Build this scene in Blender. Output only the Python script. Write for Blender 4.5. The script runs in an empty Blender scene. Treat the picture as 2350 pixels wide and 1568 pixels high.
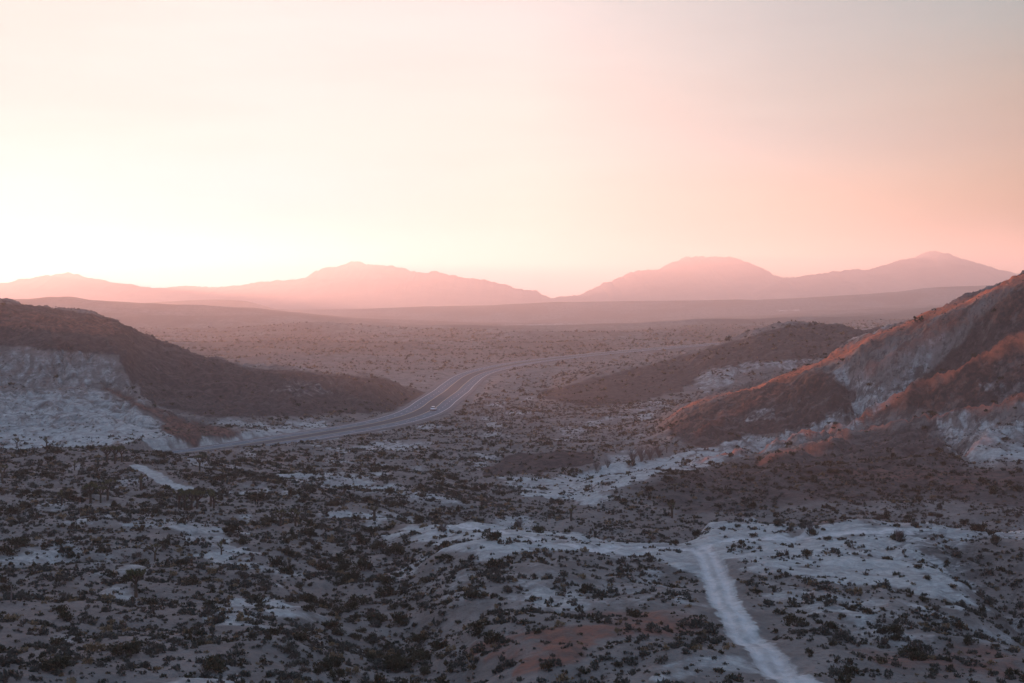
import bpy, math, random
import numpy as np
from mathutils import Vector

random.seed(7)
RNG = np.random.default_rng(11)
C = bpy.context.scene.collection

# ------------------------------------------------------------------ camera numbers
FP, PW, PH = 3264.0, 2350.0, 1568.0          # 50 mm lens, survey sketch measured on a 2350 x 1568 sheet
CAMZ = 50.0
PITCH = math.atan((784.0 - 690.0) / FP)


def ray(x, y):
    """sheet point -> (t = X/Y, slope = dz/dY) from the camera"""
    xs = (np.asarray(x, float) - 1175.0) / FP
    ys = (784.0 - np.asarray(y, float)) / FP
    yc = math.cos(PITCH) + ys * math.sin(PITCH)
    return xs / yc, (-math.sin(PITCH) + ys * math.cos(PITCH)) / yc


def unray(X, Y, Z):
    dz = Z - CAMZ
    f = Y * math.cos(PITCH) - dz * math.sin(PITCH)
    u = Y * math.sin(PITCH) + dz * math.cos(PITCH)
    return 1175.0 + FP * X / f, 784.0 - FP * u / f


# ------------------------------------------------------------------ noise
def _hash(ix, iy, seed):
    h = (ix.astype(np.int64) * 374761393 + iy.astype(np.int64) * 668265263 + seed * 974711) & 0xFFFFFFFF
    h = ((h ^ (h >> 13)) * 1274126177) & 0xFFFFFFFF
    return (h ^ (h >> 16)) & 0xFFFFFFFF


def perlin(x, y, seed=0):
    x = np.asarray(x, float); y = np.asarray(y, float)
    x0 = np.floor(x); y0 = np.floor(y)
    fx = x - x0; fy = y - y0
    ix = x0.astype(np.int64); iy = y0.astype(np.int64)
    ux = fx * fx * fx * (fx * (fx * 6 - 15) + 10); uy = fy * fy * fy * (fy * (fy * 6 - 15) + 10)

    def g(dx, dy):
        a = _hash(ix + dx, iy + dy, seed) * (2 * math.pi / 4294967296.0)
        return np.cos(a) * (fx - dx) + np.sin(a) * (fy - dy)
    a = g(0, 0); b = g(1, 0); c = g(0, 1); d = g(1, 1)
    return 1.5 * ((a + (b - a) * ux) + ((c + (d - c) * ux) - (a + (b - a) * ux)) * uy)


def fbm(x, y, seed=0, octs=4, gain=0.5, lac=2.03):
    s = 0; a = 1.0
    for i in range(octs):
        s = s + a * perlin(x, y, seed + i * 17)
        x = x * lac + 3.1; y = y * lac - 1.7; a *= gain
    return s


def ridged(x, y, seed=0, octs=4, gain=0.5):
    s = 0; a = 1.0
    for i in range(octs):
        s = s + a * (1 - 2 * np.abs(perlin(x, y, seed + i * 31)))
        x = x * 2.07 + 5.3; y = y * 2.07 + 1.9; a *= gain
    return s


def sstep(a, b, x):
    t = np.clip((x - a) / (b - a), 0, 1)
    return t * t * (3 - 2 * t)


def pchip_slopes(x, y):
    """x, y (..., K) -> monotone slopes"""
    h = np.diff(x, axis=-1); dl = np.diff(y, axis=-1) / h
    m = np.zeros_like(y)
    a, b = dl[..., :-1], dl[..., 1:]
    w1 = 2 * h[..., 1:] + h[..., :-1]; w2 = h[..., 1:] + 2 * h[..., :-1]
    ok = a * b > 0
    sa = np.where(ok, a, 1.0); sb = np.where(ok, b, 1.0)
    m[..., 1:-1] = np.where(ok, (w1 + w2) / (w1 / sa + w2 / sb), 0.0)
    m[..., 0] = dl[..., 0]; m[..., -1] = dl[..., -1]
    return m


def pchip1(xk, yk, x):
    xk = np.asarray(xk, float); yk = np.asarray(yk, float)
    m = pchip_slopes(xk, yk)
    x = np.clip(x, xk[0], xk[-1])
    i = np.clip(np.searchsorted(xk, x) - 1, 0, len(xk) - 2)
    h = xk[i + 1] - xk[i]; s = (x - xk[i]) / h
    return ((1 + 2 * s) * (1 - s) ** 2 * yk[i] + s * (1 - s) ** 2 * h * m[i]
            + s * s * (3 - 2 * s) * yk[i + 1] + s * s * (s - 1) * h * m[i + 1])


# ------------------------------------------------------------------ terrain: cross lines, near to far
# each knot: (sheet x, distance Y, sheet y)   or  (sheet x, distance Y, None, z)
def L(*k):
    t, Y, z = [], [], []
    for q in k:
        if q[2] is None:
            tt, _ = ray(q[0], 900); zz = q[3]
        else:
            tt, sl = ray(q[0], q[2]); zz = CAMZ + sl * q[1]
        t.append(float(tt)); Y.append(q[1]); z.append(float(zz))
    o = np.argsort(t)
    return np.array(t)[o], np.array(Y, float)[o], np.array(z)[o]


N = None
LINES = [
    L((-3000, 4, N, 48.2), (5000, 4, N, 48.2)),
    L((-3000, 20, N, 40), (5000, 20, N, 41)),
    L((-3000, 60, N, 27), (0, 60, N, 24), (2350, 60, N, 24), (5000, 60, N, 30)),
    # lower edge of the view
    L((-3000, 100, N, 27), (-400, 104, 1575), (0, 105, 1575), (600, 108, 1575), (900, 114, 1580), (1200, 112, 1575), (1600, 112, 1575),
      (1850, 114, 1575), (2350, 120, 1575), (5000, 110, N, 24)),
    L((-3000, 150, N, 30), (-400, 150, 1400), (0, 150, 1400), (600, 152, 1400), (900, 160, 1408), (1200, 150, 1390), (1500, 152, 1385), (1700, 153, 1390),
      (2000, 152, 1400), (2350, 156, 1420), (5000, 150, N, 22)),
    L((-3000, 190, N, 32), (-400, 186, 1300), (0, 186, 1300), (600, 190, 1300), (900, 200, 1290), (1100, 192, 1252), (1300, 190, 1262), (1450, 190, 1280),
      (1600, 192, 1275), (1800, 190, 1268), (2000, 188, 1278), (2200, 188, 1300), (2350, 186, 1340), (3200, 186, N, 12), (5000, 190, N, 24)),
    # pale crest
    L((-3000, 225, N, 34), (-400, 225, 1200), (0, 225, 1200), (600, 234, 1200), (850, 240, 1218), (930, 236, 1212), (1000, 230, 1201), (1100, 226, 1197),
      (1200, 224, 1204), (1300, 222, 1218), (1450, 220, 1238), (1560, 218, 1243), (1600, 220, 1226), (1640, 224, 1199), (1700, 225, 1198), (1780, 224, 1206),
      (1850, 223, 1209), (1950, 222, 1202), (2030, 221, 1211), (2120, 222, 1203), (2200, 221, 1213), (2350, 220, 1220), (3000, 220, N, 17), (5000, 220, N, 26)),
    L((-3000, 258, N, 36), (-400, 255, 1155), (0, 255, 1155), (600, 262, 1158), (850, 266, 1172), (950, 262, N, 8.5), (1100, 258, N, 6), (1300, 256, N, 5),
      (2350, 256, N, 4), (5000, 256, N, 20)),
    L((-3000, 300, N, 40), (-400, 292, 1105), (0, 292, 1105), (600, 292, 1118), (900, 295, 1150), (1200, 292, 1185), (1500, 290, 1188), (1900, 290, 1188),
      (2350, 290, 1186), (5000, 290, N, 24)),
    L((-3000, 350, N, 44), (-600, 345, 1010), (0, 345, 1031), (150, 345, 1029), (300, 345, 1033), (400, 345, 1043), (500, 345, 1060), (600, 350, 1075), (900, 345, 1095),
      (1200, 345, 1118), (1300, 330, 1136), (1400, 330, 1101), (1500, 333, 1088), (1650, 336, 1080), (1900, 338, 1080), (2350, 330, 1082), (5000, 330, N, 60)),
    L((-3000, 400, N, 60), (-600, 392, N, 10), (0, 388, N, 3.5), (300, 388, N, 3.5), (400, 386, N, 4), (500, 390, N, 5.5), (600, 400, N, 5.5), (900, 400, 1055), (1200, 392, 1070),
      (1300, 383, N, 3.4), (1400, 383, N, 3), (1500, 384, N, 3.6), (1600, 392, 1052), (1700, 396, 1038), (1900, 394, 1017), (2100, 388, 1002), (2350, 374, 985),
      (5000, 350, N, 90)),
    L((-3000, 450, N, 90), (-600, 440, N, 14), (0, 436, N, 2.6), (380, 420, N, 5.6), (450, 417, N, 5.8), (600, 432, N, 5.4), (750, 462, N, 4.2), (900, 450, N, 3.2), (1200, 432, N, 3.3), (1260, 420, N, 5), (1400, 414, N, 5.6),
      (1500, 420, 1020), (1600, 435, 990), (1700, 438, 965), (1900, 431, 922), (2100, 421, 862), (2200, 415, 838), (2350, 404, 800), (5000, 400, N, 130)),
    # the big right-hand ridge  /  pale lower slope of the left-hand hill
    L((-3000, 500, N, 120), (-600, 515, N, 36), (-200, 520, 880), (0, 520, 893), (150, 522, 894), (300, 525, 897), (380, 515, 930), (450, 505, 968), (600, 525, 975), (750, 545, 972),
      (850, 552, N, 3.2), (1200, 520, N, 3.5), (1400, 516, N, 4), (1500, 500, 975), (1530, 496, 960), (1600, 486, 925), (1700, 476, 895), (1800, 468, 860),
      (1850, 465, 840), (1890, 462, 824), (1950, 457, 795), (2000, 452, 770), (2100, 447, 735), (2200, 440, 695), (2290, 434, 655), (2350, 430, 628), (2750, 420, 470),
      (5000, 440, N, 150)),
    L((-3000, 560, N, 140), (-600, 550, N, 58), (-200, 548, 785), (0, 548, 801), (90, 548, 799), (200, 550, 808), (280, 552, 822), (330, 560, 868), (450, 575, 905), (600, 572, 925),
      (750, 592, 925), (850, 605, 925), (940, 615, N, 3.4), (1200, 600, N, 3.8), (1400, 590, N, 4.5), (1600, 570, N, 7), (1900, 560, N, 12), (2350, 550, N, 26), (5000, 560, N, 110)),
    # left-hand ridge, its unseen left end raised to shade the foreground
    L((-3000, 640, N, 150), (-1200, 625, N, 100), (-600, 615, N, 74), (-200, 610, 655), (0, 610, 693), (75, 612, 711), (160, 615, 716), (235, 618, 728), (262, 618, 744), (300, 620, 764),
      (370, 625, 790), (440, 630, 815), (500, 635, 832), (560, 640, 846), (600, 642, 845), (650, 645, 847), (700, 648, 853), (760, 655, 866), (850, 662, 868), (900, 670, 880),
      (950, 685, 900), (985, 690, N, 3.6), (1200, 680, N, 4), (1300, 650, N, 4.6), (1500, 640, N, 5.5), (2350, 640, N, 10), (5000, 640, N, 70)),
    # middle hill on the right
    L((-3000, 800, N, 110), (-600, 740, N, 50), (0, 730, N, 32), (300, 735, N, 20), (600, 745, N, 9), (960, 760, N, 4.5), (1200, 755, N, 4.5), (1250, 745, 896), (1290, 755, 880), (1400, 768, 856),
      (1500, 778, 838), (1600, 785, 811), (1690, 790, 779), (1750, 793, 757), (1830, 795, 743), (1880, 795, 748), (1950, 795, 755), (2000, 795, 759), (2080, 790, 756),
      (2200, 785, 745), (2350, 780, 735), (5000, 780, N, 110)),
    L((-3000, 1000, N, 60), (0, 950, N, 8), (960, 950, N, 6.3), (1200, 950, N, 6.5), (1400, 940, N, 7.2), (2000, 950, N, 12), (2350, 950, N, 18), (5000, 950, N, 60)),
    L((-3000, 1250, N, 10), (0, 1250, N, 7), (1200, 1250, N, 7.5), (1500, 1200, N, 9.5), (2000, 1250, N, 15), (2350, 1250, N, 20), (5000, 1250, N, 40)),
    L((-3000, 1900, N, 12), (0, 1900, N, 9), (1200, 1900, N, 8), (1600, 1900, N, 12), (2000, 1900, N, 18), (2350, 1900, N, 26), (5000, 1900, N, 50)),
    L((-3000, 3000, N, 60), (-400, 3000, 684), (0, 3000, 689), (60, 3000, 688), (120, 3000, 683), (160, 3000, 684), (210, 3000, 691), (300, 3000, 697), (450, 3000, 705), (600, 3000, 712), (750, 3000, 724), (860, 3000, 733),
      (1000, 3000, 741), (1300, 3000, 747), (1600, 3000, 738), (2000, 3000, 717), (2350, 3000, 702), (5000, 3000, N, 70)),
    L((-3000, 3700, N, 40), (0, 3700, N, 34), (600, 3700, N, 14), (1000, 3700, N, -6), (1300, 3700, N, -8), (1600, 3700, 732), (2000, 3700, 710), (2350, 3700, 695), (5000, 3700, N, 90)),
    L((-3000, 4700, N, 60), (0, 4700, 697), (250, 4700, 698), (330, 4700, 696), (420, 4700, 693), (500, 4700, 691), (560, 4700, 693), (600, 4700, 702), (640, 4700, 711), (700, 4700, 712), (900, 4700, 706), (1100, 4700, 700),
      (1330, 4700, 694), (1600, 4700, 690), (1800, 4700, 684), (1900, 4700, 680), (2050, 4700, 672), (2150, 4700, 661), (2230, 4700, 657), (2350, 4700, 655), (5000, 4700, N, 140)),
    L((-3000, 5800, N, 20), (0, 5800, N, 12), (1100, 5800, N, 8), (2350, 5800, N, 60), (5000, 5800, N, 60)),
    L((-3000, 30000, N, 10), (5000, 30000, N, 10)),
]
TMIN, TMAX = -1.43, 1.43


def shoulder(k, back, drop, xa, xb):
    """an extra line a few metres in front of the right-hand crest, so the crest is a flat-topped strip"""
    lt, lY, lz = LINES[k]; pt, pY, pz = LINES[k - 1]
    tt = np.unique(np.r_[lt, np.linspace(-.4, .5, 120)])
    Yr = pchip1(lt, lY, tt); zr = pchip1(lt, lz, tt); Yp = pchip1(pt, pY, tt); zp = pchip1(pt, pz, tt)
    f = (Yr - back - Yp) / (Yr - Yp)
    s_ = f * f * (3 - 2 * f)
    nat = zp + (zr - zp) * s_
    w_ = sstep(float(ray(xa, 900)[0]), float(ray(xb, 900)[0]), tt)
    return tt, Yr - back, nat * (1 - w_) + np.maximum(nat, zr - drop) * w_


LINES.insert(12, shoulder(12, 10.0, 2.0, 1500, 1580))


def P(x, Y, y=None, z=None):
    t, sl = ray(x, 900 if y is None else y)
    return (float(t) * Y, Y, CAMZ + float(sl) * Y if z is None else z)


def seg_dist(X, Y, pts):
    """distance to a polyline, and the interpolated 3rd/4th value at the nearest point"""
    best = np.full(X.shape, 1e9); val = np.zeros(X.shape); par = np.zeros(X.shape)
    for i in range(len(pts) - 1):
        a, b = pts[i], pts[i + 1]
        dx, dy = b[0] - a[0], b[1] - a[1]
        s = np.clip(((X - a[0]) * dx + (Y - a[1]) * dy) / (dx * dx + dy * dy), 0, 1)
        d = np.hypot(X - a[0] - s * dx, Y - a[1] - s * dy)
        m = d < best
        best = np.where(m, d, best); val = np.where(m, a[2] + s * (b[2] - a[2]), val); par = np.where(m, i + s, par)
    return best, val, par


def smooth_poly(pts, n=12):
    pts = np.array(pts, float)
    d = np.r_[0, np.cumsum(np.hypot(*np.diff(pts[:, :2], axis=0).T))]
    q = np.linspace(0, d[-1], n * (len(pts) - 1) + 1)
    # catmull-rom through pchip-free cubic: chord-length Catmull
    out = []
    m = np.gradient(pts, d, axis=0)
    for v in q:
        i = min(np.searchsorted(d, v, side='right') - 1, len(d) - 2)
        h = d[i + 1] - d[i]; s = (v - d[i]) / h
        out.append((1 + 2 * s) * (1 - s) ** 2 * pts[i] + s * (1 - s) ** 2 * h * m[i] + s * s * (3 - 2 * s) * pts[i + 1] + s * s * (s - 1) * h * m[i + 1])
    return np.array(out)


ROAD = smooth_poly([(-420, 400, 5), (-330, 384, 4.2), (-230, 374, 3.8), (-160, 388, 3.6), (-125, 408, 3.4), (-101, 432, 3.2), (-81, 470, 3.1), (-62, 512, 3.1), (-47, 550, 3.2), (-38, 602, 3.3),
                    (-34.5, 667, 3.5), (-31, 730, 3.7), (-29, 790, 4.0), (-20, 895, 5.0), (12, 1000, 6.9), (58, 1075, 9.0), (109, 1138, 11), (160, 1190, 13), (240, 1270, 16), (360, 1390, 20)], 8)
ROADPTS = [tuple(r) for r in ROAD]
# carved gullies (neg) and spurs (pos): world polylines with height change, width
def W(*k):
    return [(P(x, Y, y)[0], Y, h) for x, Y, y, h in k]


FEATURES = [
    # low swells on the plain behind the highway
    (W((540, 1000, 830, 2), (650, 1010, 830, 6), (800, 1020, 830, 5.5), (940, 1045, 830, 2)), 26.0),
    (W((480, 1290, 800, 2), (700, 1310, 800, 7), (950, 1300, 800, 6), (1120, 1330, 800, 2)), 34.0),
    (W((1000, 1640, 780, 2), (1200, 1650, 780, 7), (1450, 1600, 780, 7), (1700, 1640, 780, 3)), 42.0),
    (W((500, 1900, 780, 3), (760, 1950, 780, 9), (960, 1900, 780, 4)), 50.0),
    (W((1300, 2250, 770, 3), (1600, 2200, 770, 10), (1950, 2250, 770, 6)), 60.0),
    # left foreground ravine
    (W((640, 240, 1195, -0.3), (800, 190, 1290, -2.0), (860, 160, 1395, -2.8), (950, 118, 1560, -3.2), (1000, 95, 1680, -3)), 9.0),
    (W((1120, 425, 1050, -0.5), (1250, 400, 1072, -1.8), (1350, 388, 1090, -2.0), (1430, 372, 1100, -2.2)), 7.0),
    # right edge ravine behind the pale shoulder
    (W((2150, 206, 1240, -0.5), (2240, 190, 1300, -3.4), (2330, 170, 1370, -4.8), (2420, 150, 1450, -6)), 7.0),
    (W((2060, 214, 1232, .4), (2140, 190, 1290, 1.4), (2230, 168, 1360, 1.6), (2350, 150, 1430, 1.5)), 5.0),
    # left hill gullies
    (W((90, 545, 810, -1), (150, 530, 870, -3), (200, 520, 900, -1)), 3.5),
    (W((180, 500, 925, 0), (230, 490, 955, -2), (290, 475, 985, -2.6), (350, 462, 1010, -1.5)), 5.0),
    (W((330, 560, 870, 0), (370, 530, 920, -2.2), (420, 500, 975, -2.8), (400, 470, 1015, -1.5)), 5.0),
]


def height(X, Y, detail=True):
    shp = np.shape(X)
    X = np.ravel(np.asarray(X, float)); Y = np.ravel(np.asarray(Y, float))
    out = np.empty(X.shape)
    CH = 150000
    for s in range(0, len(X), CH):
        out[s:s + CH] = _height(X[s:s + CH], Y[s:s + CH], detail)
    return out.reshape(shp)


def _base(X, Y):
    r = np.hypot(X, Y)
    th = np.arctan2(X, Y)
    TH = math.atan(TMAX)
    thc = np.clip(th, -TH, TH)
    t = np.tan(thc); Yq = np.maximum(r * np.cos(thc), 4.01)
    # wander the lookup a little so no cross line shows as a straight terrace
    t = t + 0.003 * fbm(X / 23.0, Y / 23.0, 91, 2) * sstep(60, 130, r) * (1 - sstep(1500, 3000, r))
    K = len(LINES)
    Yk = np.empty((len(X), K)); zk = np.empty((len(X), K))
    for i, (lt, lY, lz) in enumerate(LINES):
        Yk[:, i] = pchip1(lt, lY, t); zk[:, i] = pchip1(lt, lz, t)
    m = pchip_slopes(Yk, zk)
    Yq = np.clip(Yq, Yk[:, 0], Yk[:, -1])
    i = np.clip((Yk <= Yq[:, None]).sum(1) - 1, 0, K - 2)
    a = np.arange(len(X))
    h = Yk[a, i + 1] - Yk[a, i]; s = (Yq - Yk[a, i]) / h
    z = ((1 + 2 * s) * (1 - s) ** 2 * zk[a, i] + s * (1 - s) ** 2 * h * m[a, i] + s * s * (3 - 2 * s) * zk[a, i + 1] + s * s * (s - 1) * h * m[a, i + 1])
    back = sstep(TH, TH + 0.5, np.abs(th)) * sstep(300, 900, r)
    return z * (1 - back) + 30 * back


def hill_masks(X, Y, z):
    sx, sy = unray(X, np.maximum(Y, 5), z)
    left = sstep(452, 475, Y + 0.0) * (1 - sstep(720, 800, Y)) * (1 - sstep(820, 960, sx)) * sstep(3.5, 8, z)
    right = sstep(345, 372, Y) * (1 - sstep(560, 620, Y)) * sstep(1480, 1600, sx) * sstep(5, 11, z)
    mid = sstep(640, 690, Y) * (1 - sstep(850, 950, Y)) * sstep(1260, 1350, sx) * sstep(5.5, 10, z)
    return left, right, mid


def _height(X, Y, detail):
    z = _base(X, Y)
    r = np.hypot(X, Y)
    for pts, w in FEATURES:
        x0 = min(p[0] for p in pts) - 3 * w; x1 = max(p[0] for p in pts) + 3 * w
        y0 = min(p[1] for p in pts) - 3 * w; y1 = max(p[1] for p in pts) + 3 * w
        m = (X > x0) & (X < x1) & (Y > y0) & (Y < y1)
        if m.any():
            wob = 2.2 * fbm(X[m] / 9, Y[m] / 9, 57, 2)
            d, v, _ = seg_dist(X[m] + wob, Y[m] - wob, pts)
            z[m] += v * np.exp(-(d / w) ** 2)
    lf, rt, md = hill_masks(X, Y, z)
    near = sstep(60, 110, r)
    far = sstep(1100, 2600, r)
    # rolling ground, metre-scale lumps, wash-cut runnels
    z += near * (1 - far) * (0.85 * fbm(X / 26, Y / 26, 3, 3) + 0.34 * fbm(X / 6.5, Y / 6.5, 5, 2)) * (1 + .6 * (rt + lf))
    z += sstep(950, 1300, r) * (1 - sstep(3500, 6000, r)) * 4.6 * fbm(X / 230, Y / 120, 9, 3) * sstep(40, 170, np.abs(seg_dist(X, Y, ROADPTS[::6] + ROADPTS[-1:])[0]))
    z += far * (4.0 * fbm(X / 500, Y / 500, 8, 3)) * (1 - sstep(6000, 9000, r) * .3)
    # runnels in the near slopes, running roughly towards the lower left
    u = X * 0.86 + Y * 0.5; v = -X * 0.5 + Y * 0.86
    z -= near * (1 - sstep(420, 600, r)) * 0.55 * np.maximum(0, ridged(u / 17 + 2 * fbm(X / 40, Y / 40, 14, 2), v / 46, 21, 2) - .25)
    # fluted gullies on hills
    crest = np.exp(-((Y - pchip1(LINES[13][0], LINES[13][1], X / np.maximum(Y, 1)) + 3) / 11) ** 2)
    rt = rt * (1 - .5 * crest)
    if (rt > 0).any():
        m = rt > 0
        wu = fbm(X[m] / 30, Y[m] / 30, 33, 3) * 9
        a = (-X[m] * 0.50 + Y[m] * 0.86) + wu; b = X[m] * 0.86 + Y[m] * 0.50
        z[m] += rt[m] * (1.1 * (ridged(a / 19, b / 64, 41, 3) - .7) + 0.9 * (ridged(a / 5.5 + wu / 12, b / 30, 44, 3) - .6) + .5 * ridged(X[m] / 2.3, Y[m] / 5, 49, 3))
    if (lf > 0).any():
        m = lf > 0
        wu = fbm(X[m] / 26, Y[m] / 26, 35, 3) * 7
        a = X[m] * 0.93 + Y[m] * 0.36 + wu; b = -X[m] * 0.36 + Y[m] * .93
        cl = sstep(520, 530, Y[m]) * (1 - sstep(548, 556, Y[m])) * (1 - sstep(-150, -135, X[m]))
        lo = 1 - sstep(522, 535, Y[m])
        z[m] += lf[m] * ((1.9 - .3 * lo) * (ridged(a / 14, b / 40, 61, 3) - .7) + 1.5 * cl * (ridged(a / 5.2, b / 90, 66, 2) - .5) + .14 * ridged(a / 3.1, b / 5, 69, 2))
        # low rock ledges on the pale slope
        zz = z[m]
        z[m] += lf[m] * lo * 0.5 * np.sin(zz * 1.9 + 1.5 * fbm(X[m] / 18, Y[m] / 18, 72, 2))
    if (md > 0).any():
        m = md > 0
        z[m] += md[m] * (1.6 * (ridged(X[m] / 26, Y[m] / 50, 81, 3) - .7) + .5 * ridged(X[m] / 7, Y[m] / 9, 84, 2))
    # road bench and dirt tracks
    m = (Y > 350) & (Y < 1450) & (X > -450) & (X < 400)
    if m.any():
        d, rz, _ = seg_dist(X[m], Y[m], ROADPTS)
        w = 1 - sstep(12.5, np.where(Y[m] < 530, 15.0, 24), d)
        ditch = -0.35 * np.exp(-((d - 14.5) / 1.6) ** 2)
        z[m] = z[m] * (1 - w) + (rz - 0.22) * w + ditch * (d < 20)
    for pts, hw in TRACKS:
        m = (X > pts[:, 0].min() - 8) & (X < pts[:, 0].max() + 8) & (Y > pts[:, 1].min() - 8) & (Y < pts[:, 1].max() + 8)
        if m.any():
            d, rz, _ = seg_dist(X[m], Y[m], [tuple(p) for p in pts])
            w = 1 - sstep(hw * .8, hw * 2.4, d)
            cut = -0.11 * np.exp(-((d - hw * .45) / .35) ** 2) + 0.10 * np.exp(-((d - hw * 1.2) / .5) ** 2)
            z[m] += (-0.25 * w + cut)
    z += (lf + .6 * md) * .45 * fbm(X / 3.2, Y / 3.2, 95, 3) + .5 * lf * np.maximum(0, ridged(X / 19, Y / 11, 97, 3) - 1.0)
    z += near * (1 - sstep(250, 420, r)) * 0.10 * fbm(X / 1.4, Y / 1.4, 7, 2)
    return z


TRACKS = []


def on_ground(x, y, y0=95, y1=1500):
    """walk from the camera along the line of sight until the ground"""
    t, sl = ray(x, y)
    Ys = np.geomspace(y0, y1, 2600)
    zt = height(float(t) * Ys, Ys)
    k = np.nonzero(zt >= CAMZ + float(sl) * Ys)[0]
    k = k[0] if len(k) else len(Ys) - 1
    return float(t) * Ys[k], Ys[k], zt[k]


def lay_track(pts, hw, **kw):
    w = [on_ground(x, y, **kw) for x, y in pts]
    return (smooth_poly(w, 6), hw)


def G(*k):
    out = []
    for x, y, h in k:
        a_, b_, c_ = on_ground(x, y, y0=320, y1=640)
        out.append((a_, b_, h))
    return out


RIGHT = [
    (G((2265, 722, -1), (2190, 785, -3.5), (2115, 848, -5), (2045, 893, -5.5), (1965, 948, -5), (1880, 983, -4), (1790, 1010, -3), (1660, 1040, -2)), 5.0, 0),
    (G((1880, 850, -.5), (1940, 868, -3), (1975, 900, -4.5), (1972, 935, -4.5), (1915, 972, -3)), 3.6, 0),
    (G((1850, 858, 1), (1900, 885, 3.2), (1930, 915, 3.6), (1890, 945, 2.4)), 5.0, 0),
    (G((2360, 790, 2), (2260, 842, 3.6), (2175, 886, 4), (2065, 932, 3.8), (1965, 972, 3), (1850, 1008, 2.4), (1725, 1040, 1.8), (1620, 1060, .8)), 3.6, .8),
    (G((2360, 872, -2), (2285, 908, -3), (2215, 938, -3), (2120, 950, -2), (2000, 982, -1.6), (1900, 1015, -1)), 3.2, 0),
    (G((2360, 925, 2), (2250, 948, 2.6), (2120, 962, 3), (2000, 995, 2.6), (1880, 1030, 2), (1760, 1062, 1)), 3.2, .6),
    (G((2150, 965, -1), (2185, 1000, -3.5), (2215, 1040, -3.5), (2230, 1065, -1)), 3.5, 0),
    (G((2350, 985, 2), (2300, 1010, 3.2), (2245, 1040, 2)), 4.5, 0),
    (G((2260, 1030, .5), (2160, 1055, 1.6), (1960, 1078, 1.6), (1760, 1092, 1)), 4.0, .35),
    (G((1780, 900, 0), (1735, 925, 1.6), (1665, 960, 2), (1600, 1000, 1)), 3.4, .2),
    (G((1700, 960, 0), (1660, 990, -2), (1600, 1020, -1.5)), 3.0, 0),
    (G((2200, 720, 0), (2130, 770, 1.8), (2060, 820, 2), (1990, 855, 1)), 2.8, .25),
]
FEATURES += [f[:2] for f in RIGHT]
t_main = lay_track([(1607, 1250), (1628, 1285), (1648, 1330), (1668, 1385), (1700, 1435), (1755, 1492), (1815, 1545), (1862, 1590), (1900, 1640)], 1.7, y0=80)
t_left = lay_track([(1607, 1250), (1480, 1254), (1330, 1256), (1240, 1240), (1160, 1222), (1080, 1208), (1035, 1204)], 1.1)
t_right = lay_track([(1607, 1250), (1680, 1240), (1770, 1232), (1880, 1224), (1990, 1218), (2080, 1216)], 1.5)
t_far = lay_track([(318, 1068), (345, 1082), (372, 1102), (405, 1116), (432, 1122)], 1.8)
TRACKS = [t_main, t_left, t_right, t_far]

# ------------------------------------------------------------------ soil colour zones (sheet outlines laid on the surveyed ground, with distance limits)
def inpoly(px, py, poly):
    poly = np.array(poly, float)
    ins = np.zeros(px.shape, bool); d = np.full(px.shape, 1e9)
    n = len(poly)
    for i in range(n):
        x1, y1 = poly[i]; x2, y2 = poly[(i + 1) % n]
        c = ((y1 > py) != (y2 > py))
        xi = (x2 - x1) * (py - y1) / ((y2 - y1) if y2 != y1 else 1e-9) + x1
        ins ^= c & (px < xi)
        dx, dy = x2 - x1, y2 - y1
        s = np.clip(((px - x1) * dx + (py - y1) * dy) / (dx * dx + dy * dy), 0, 1)
        d = np.minimum(d, np.hypot(px - x1 - s * dx, py - y1 - s * dy))
    return np.where(ins, d, -d)


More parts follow.
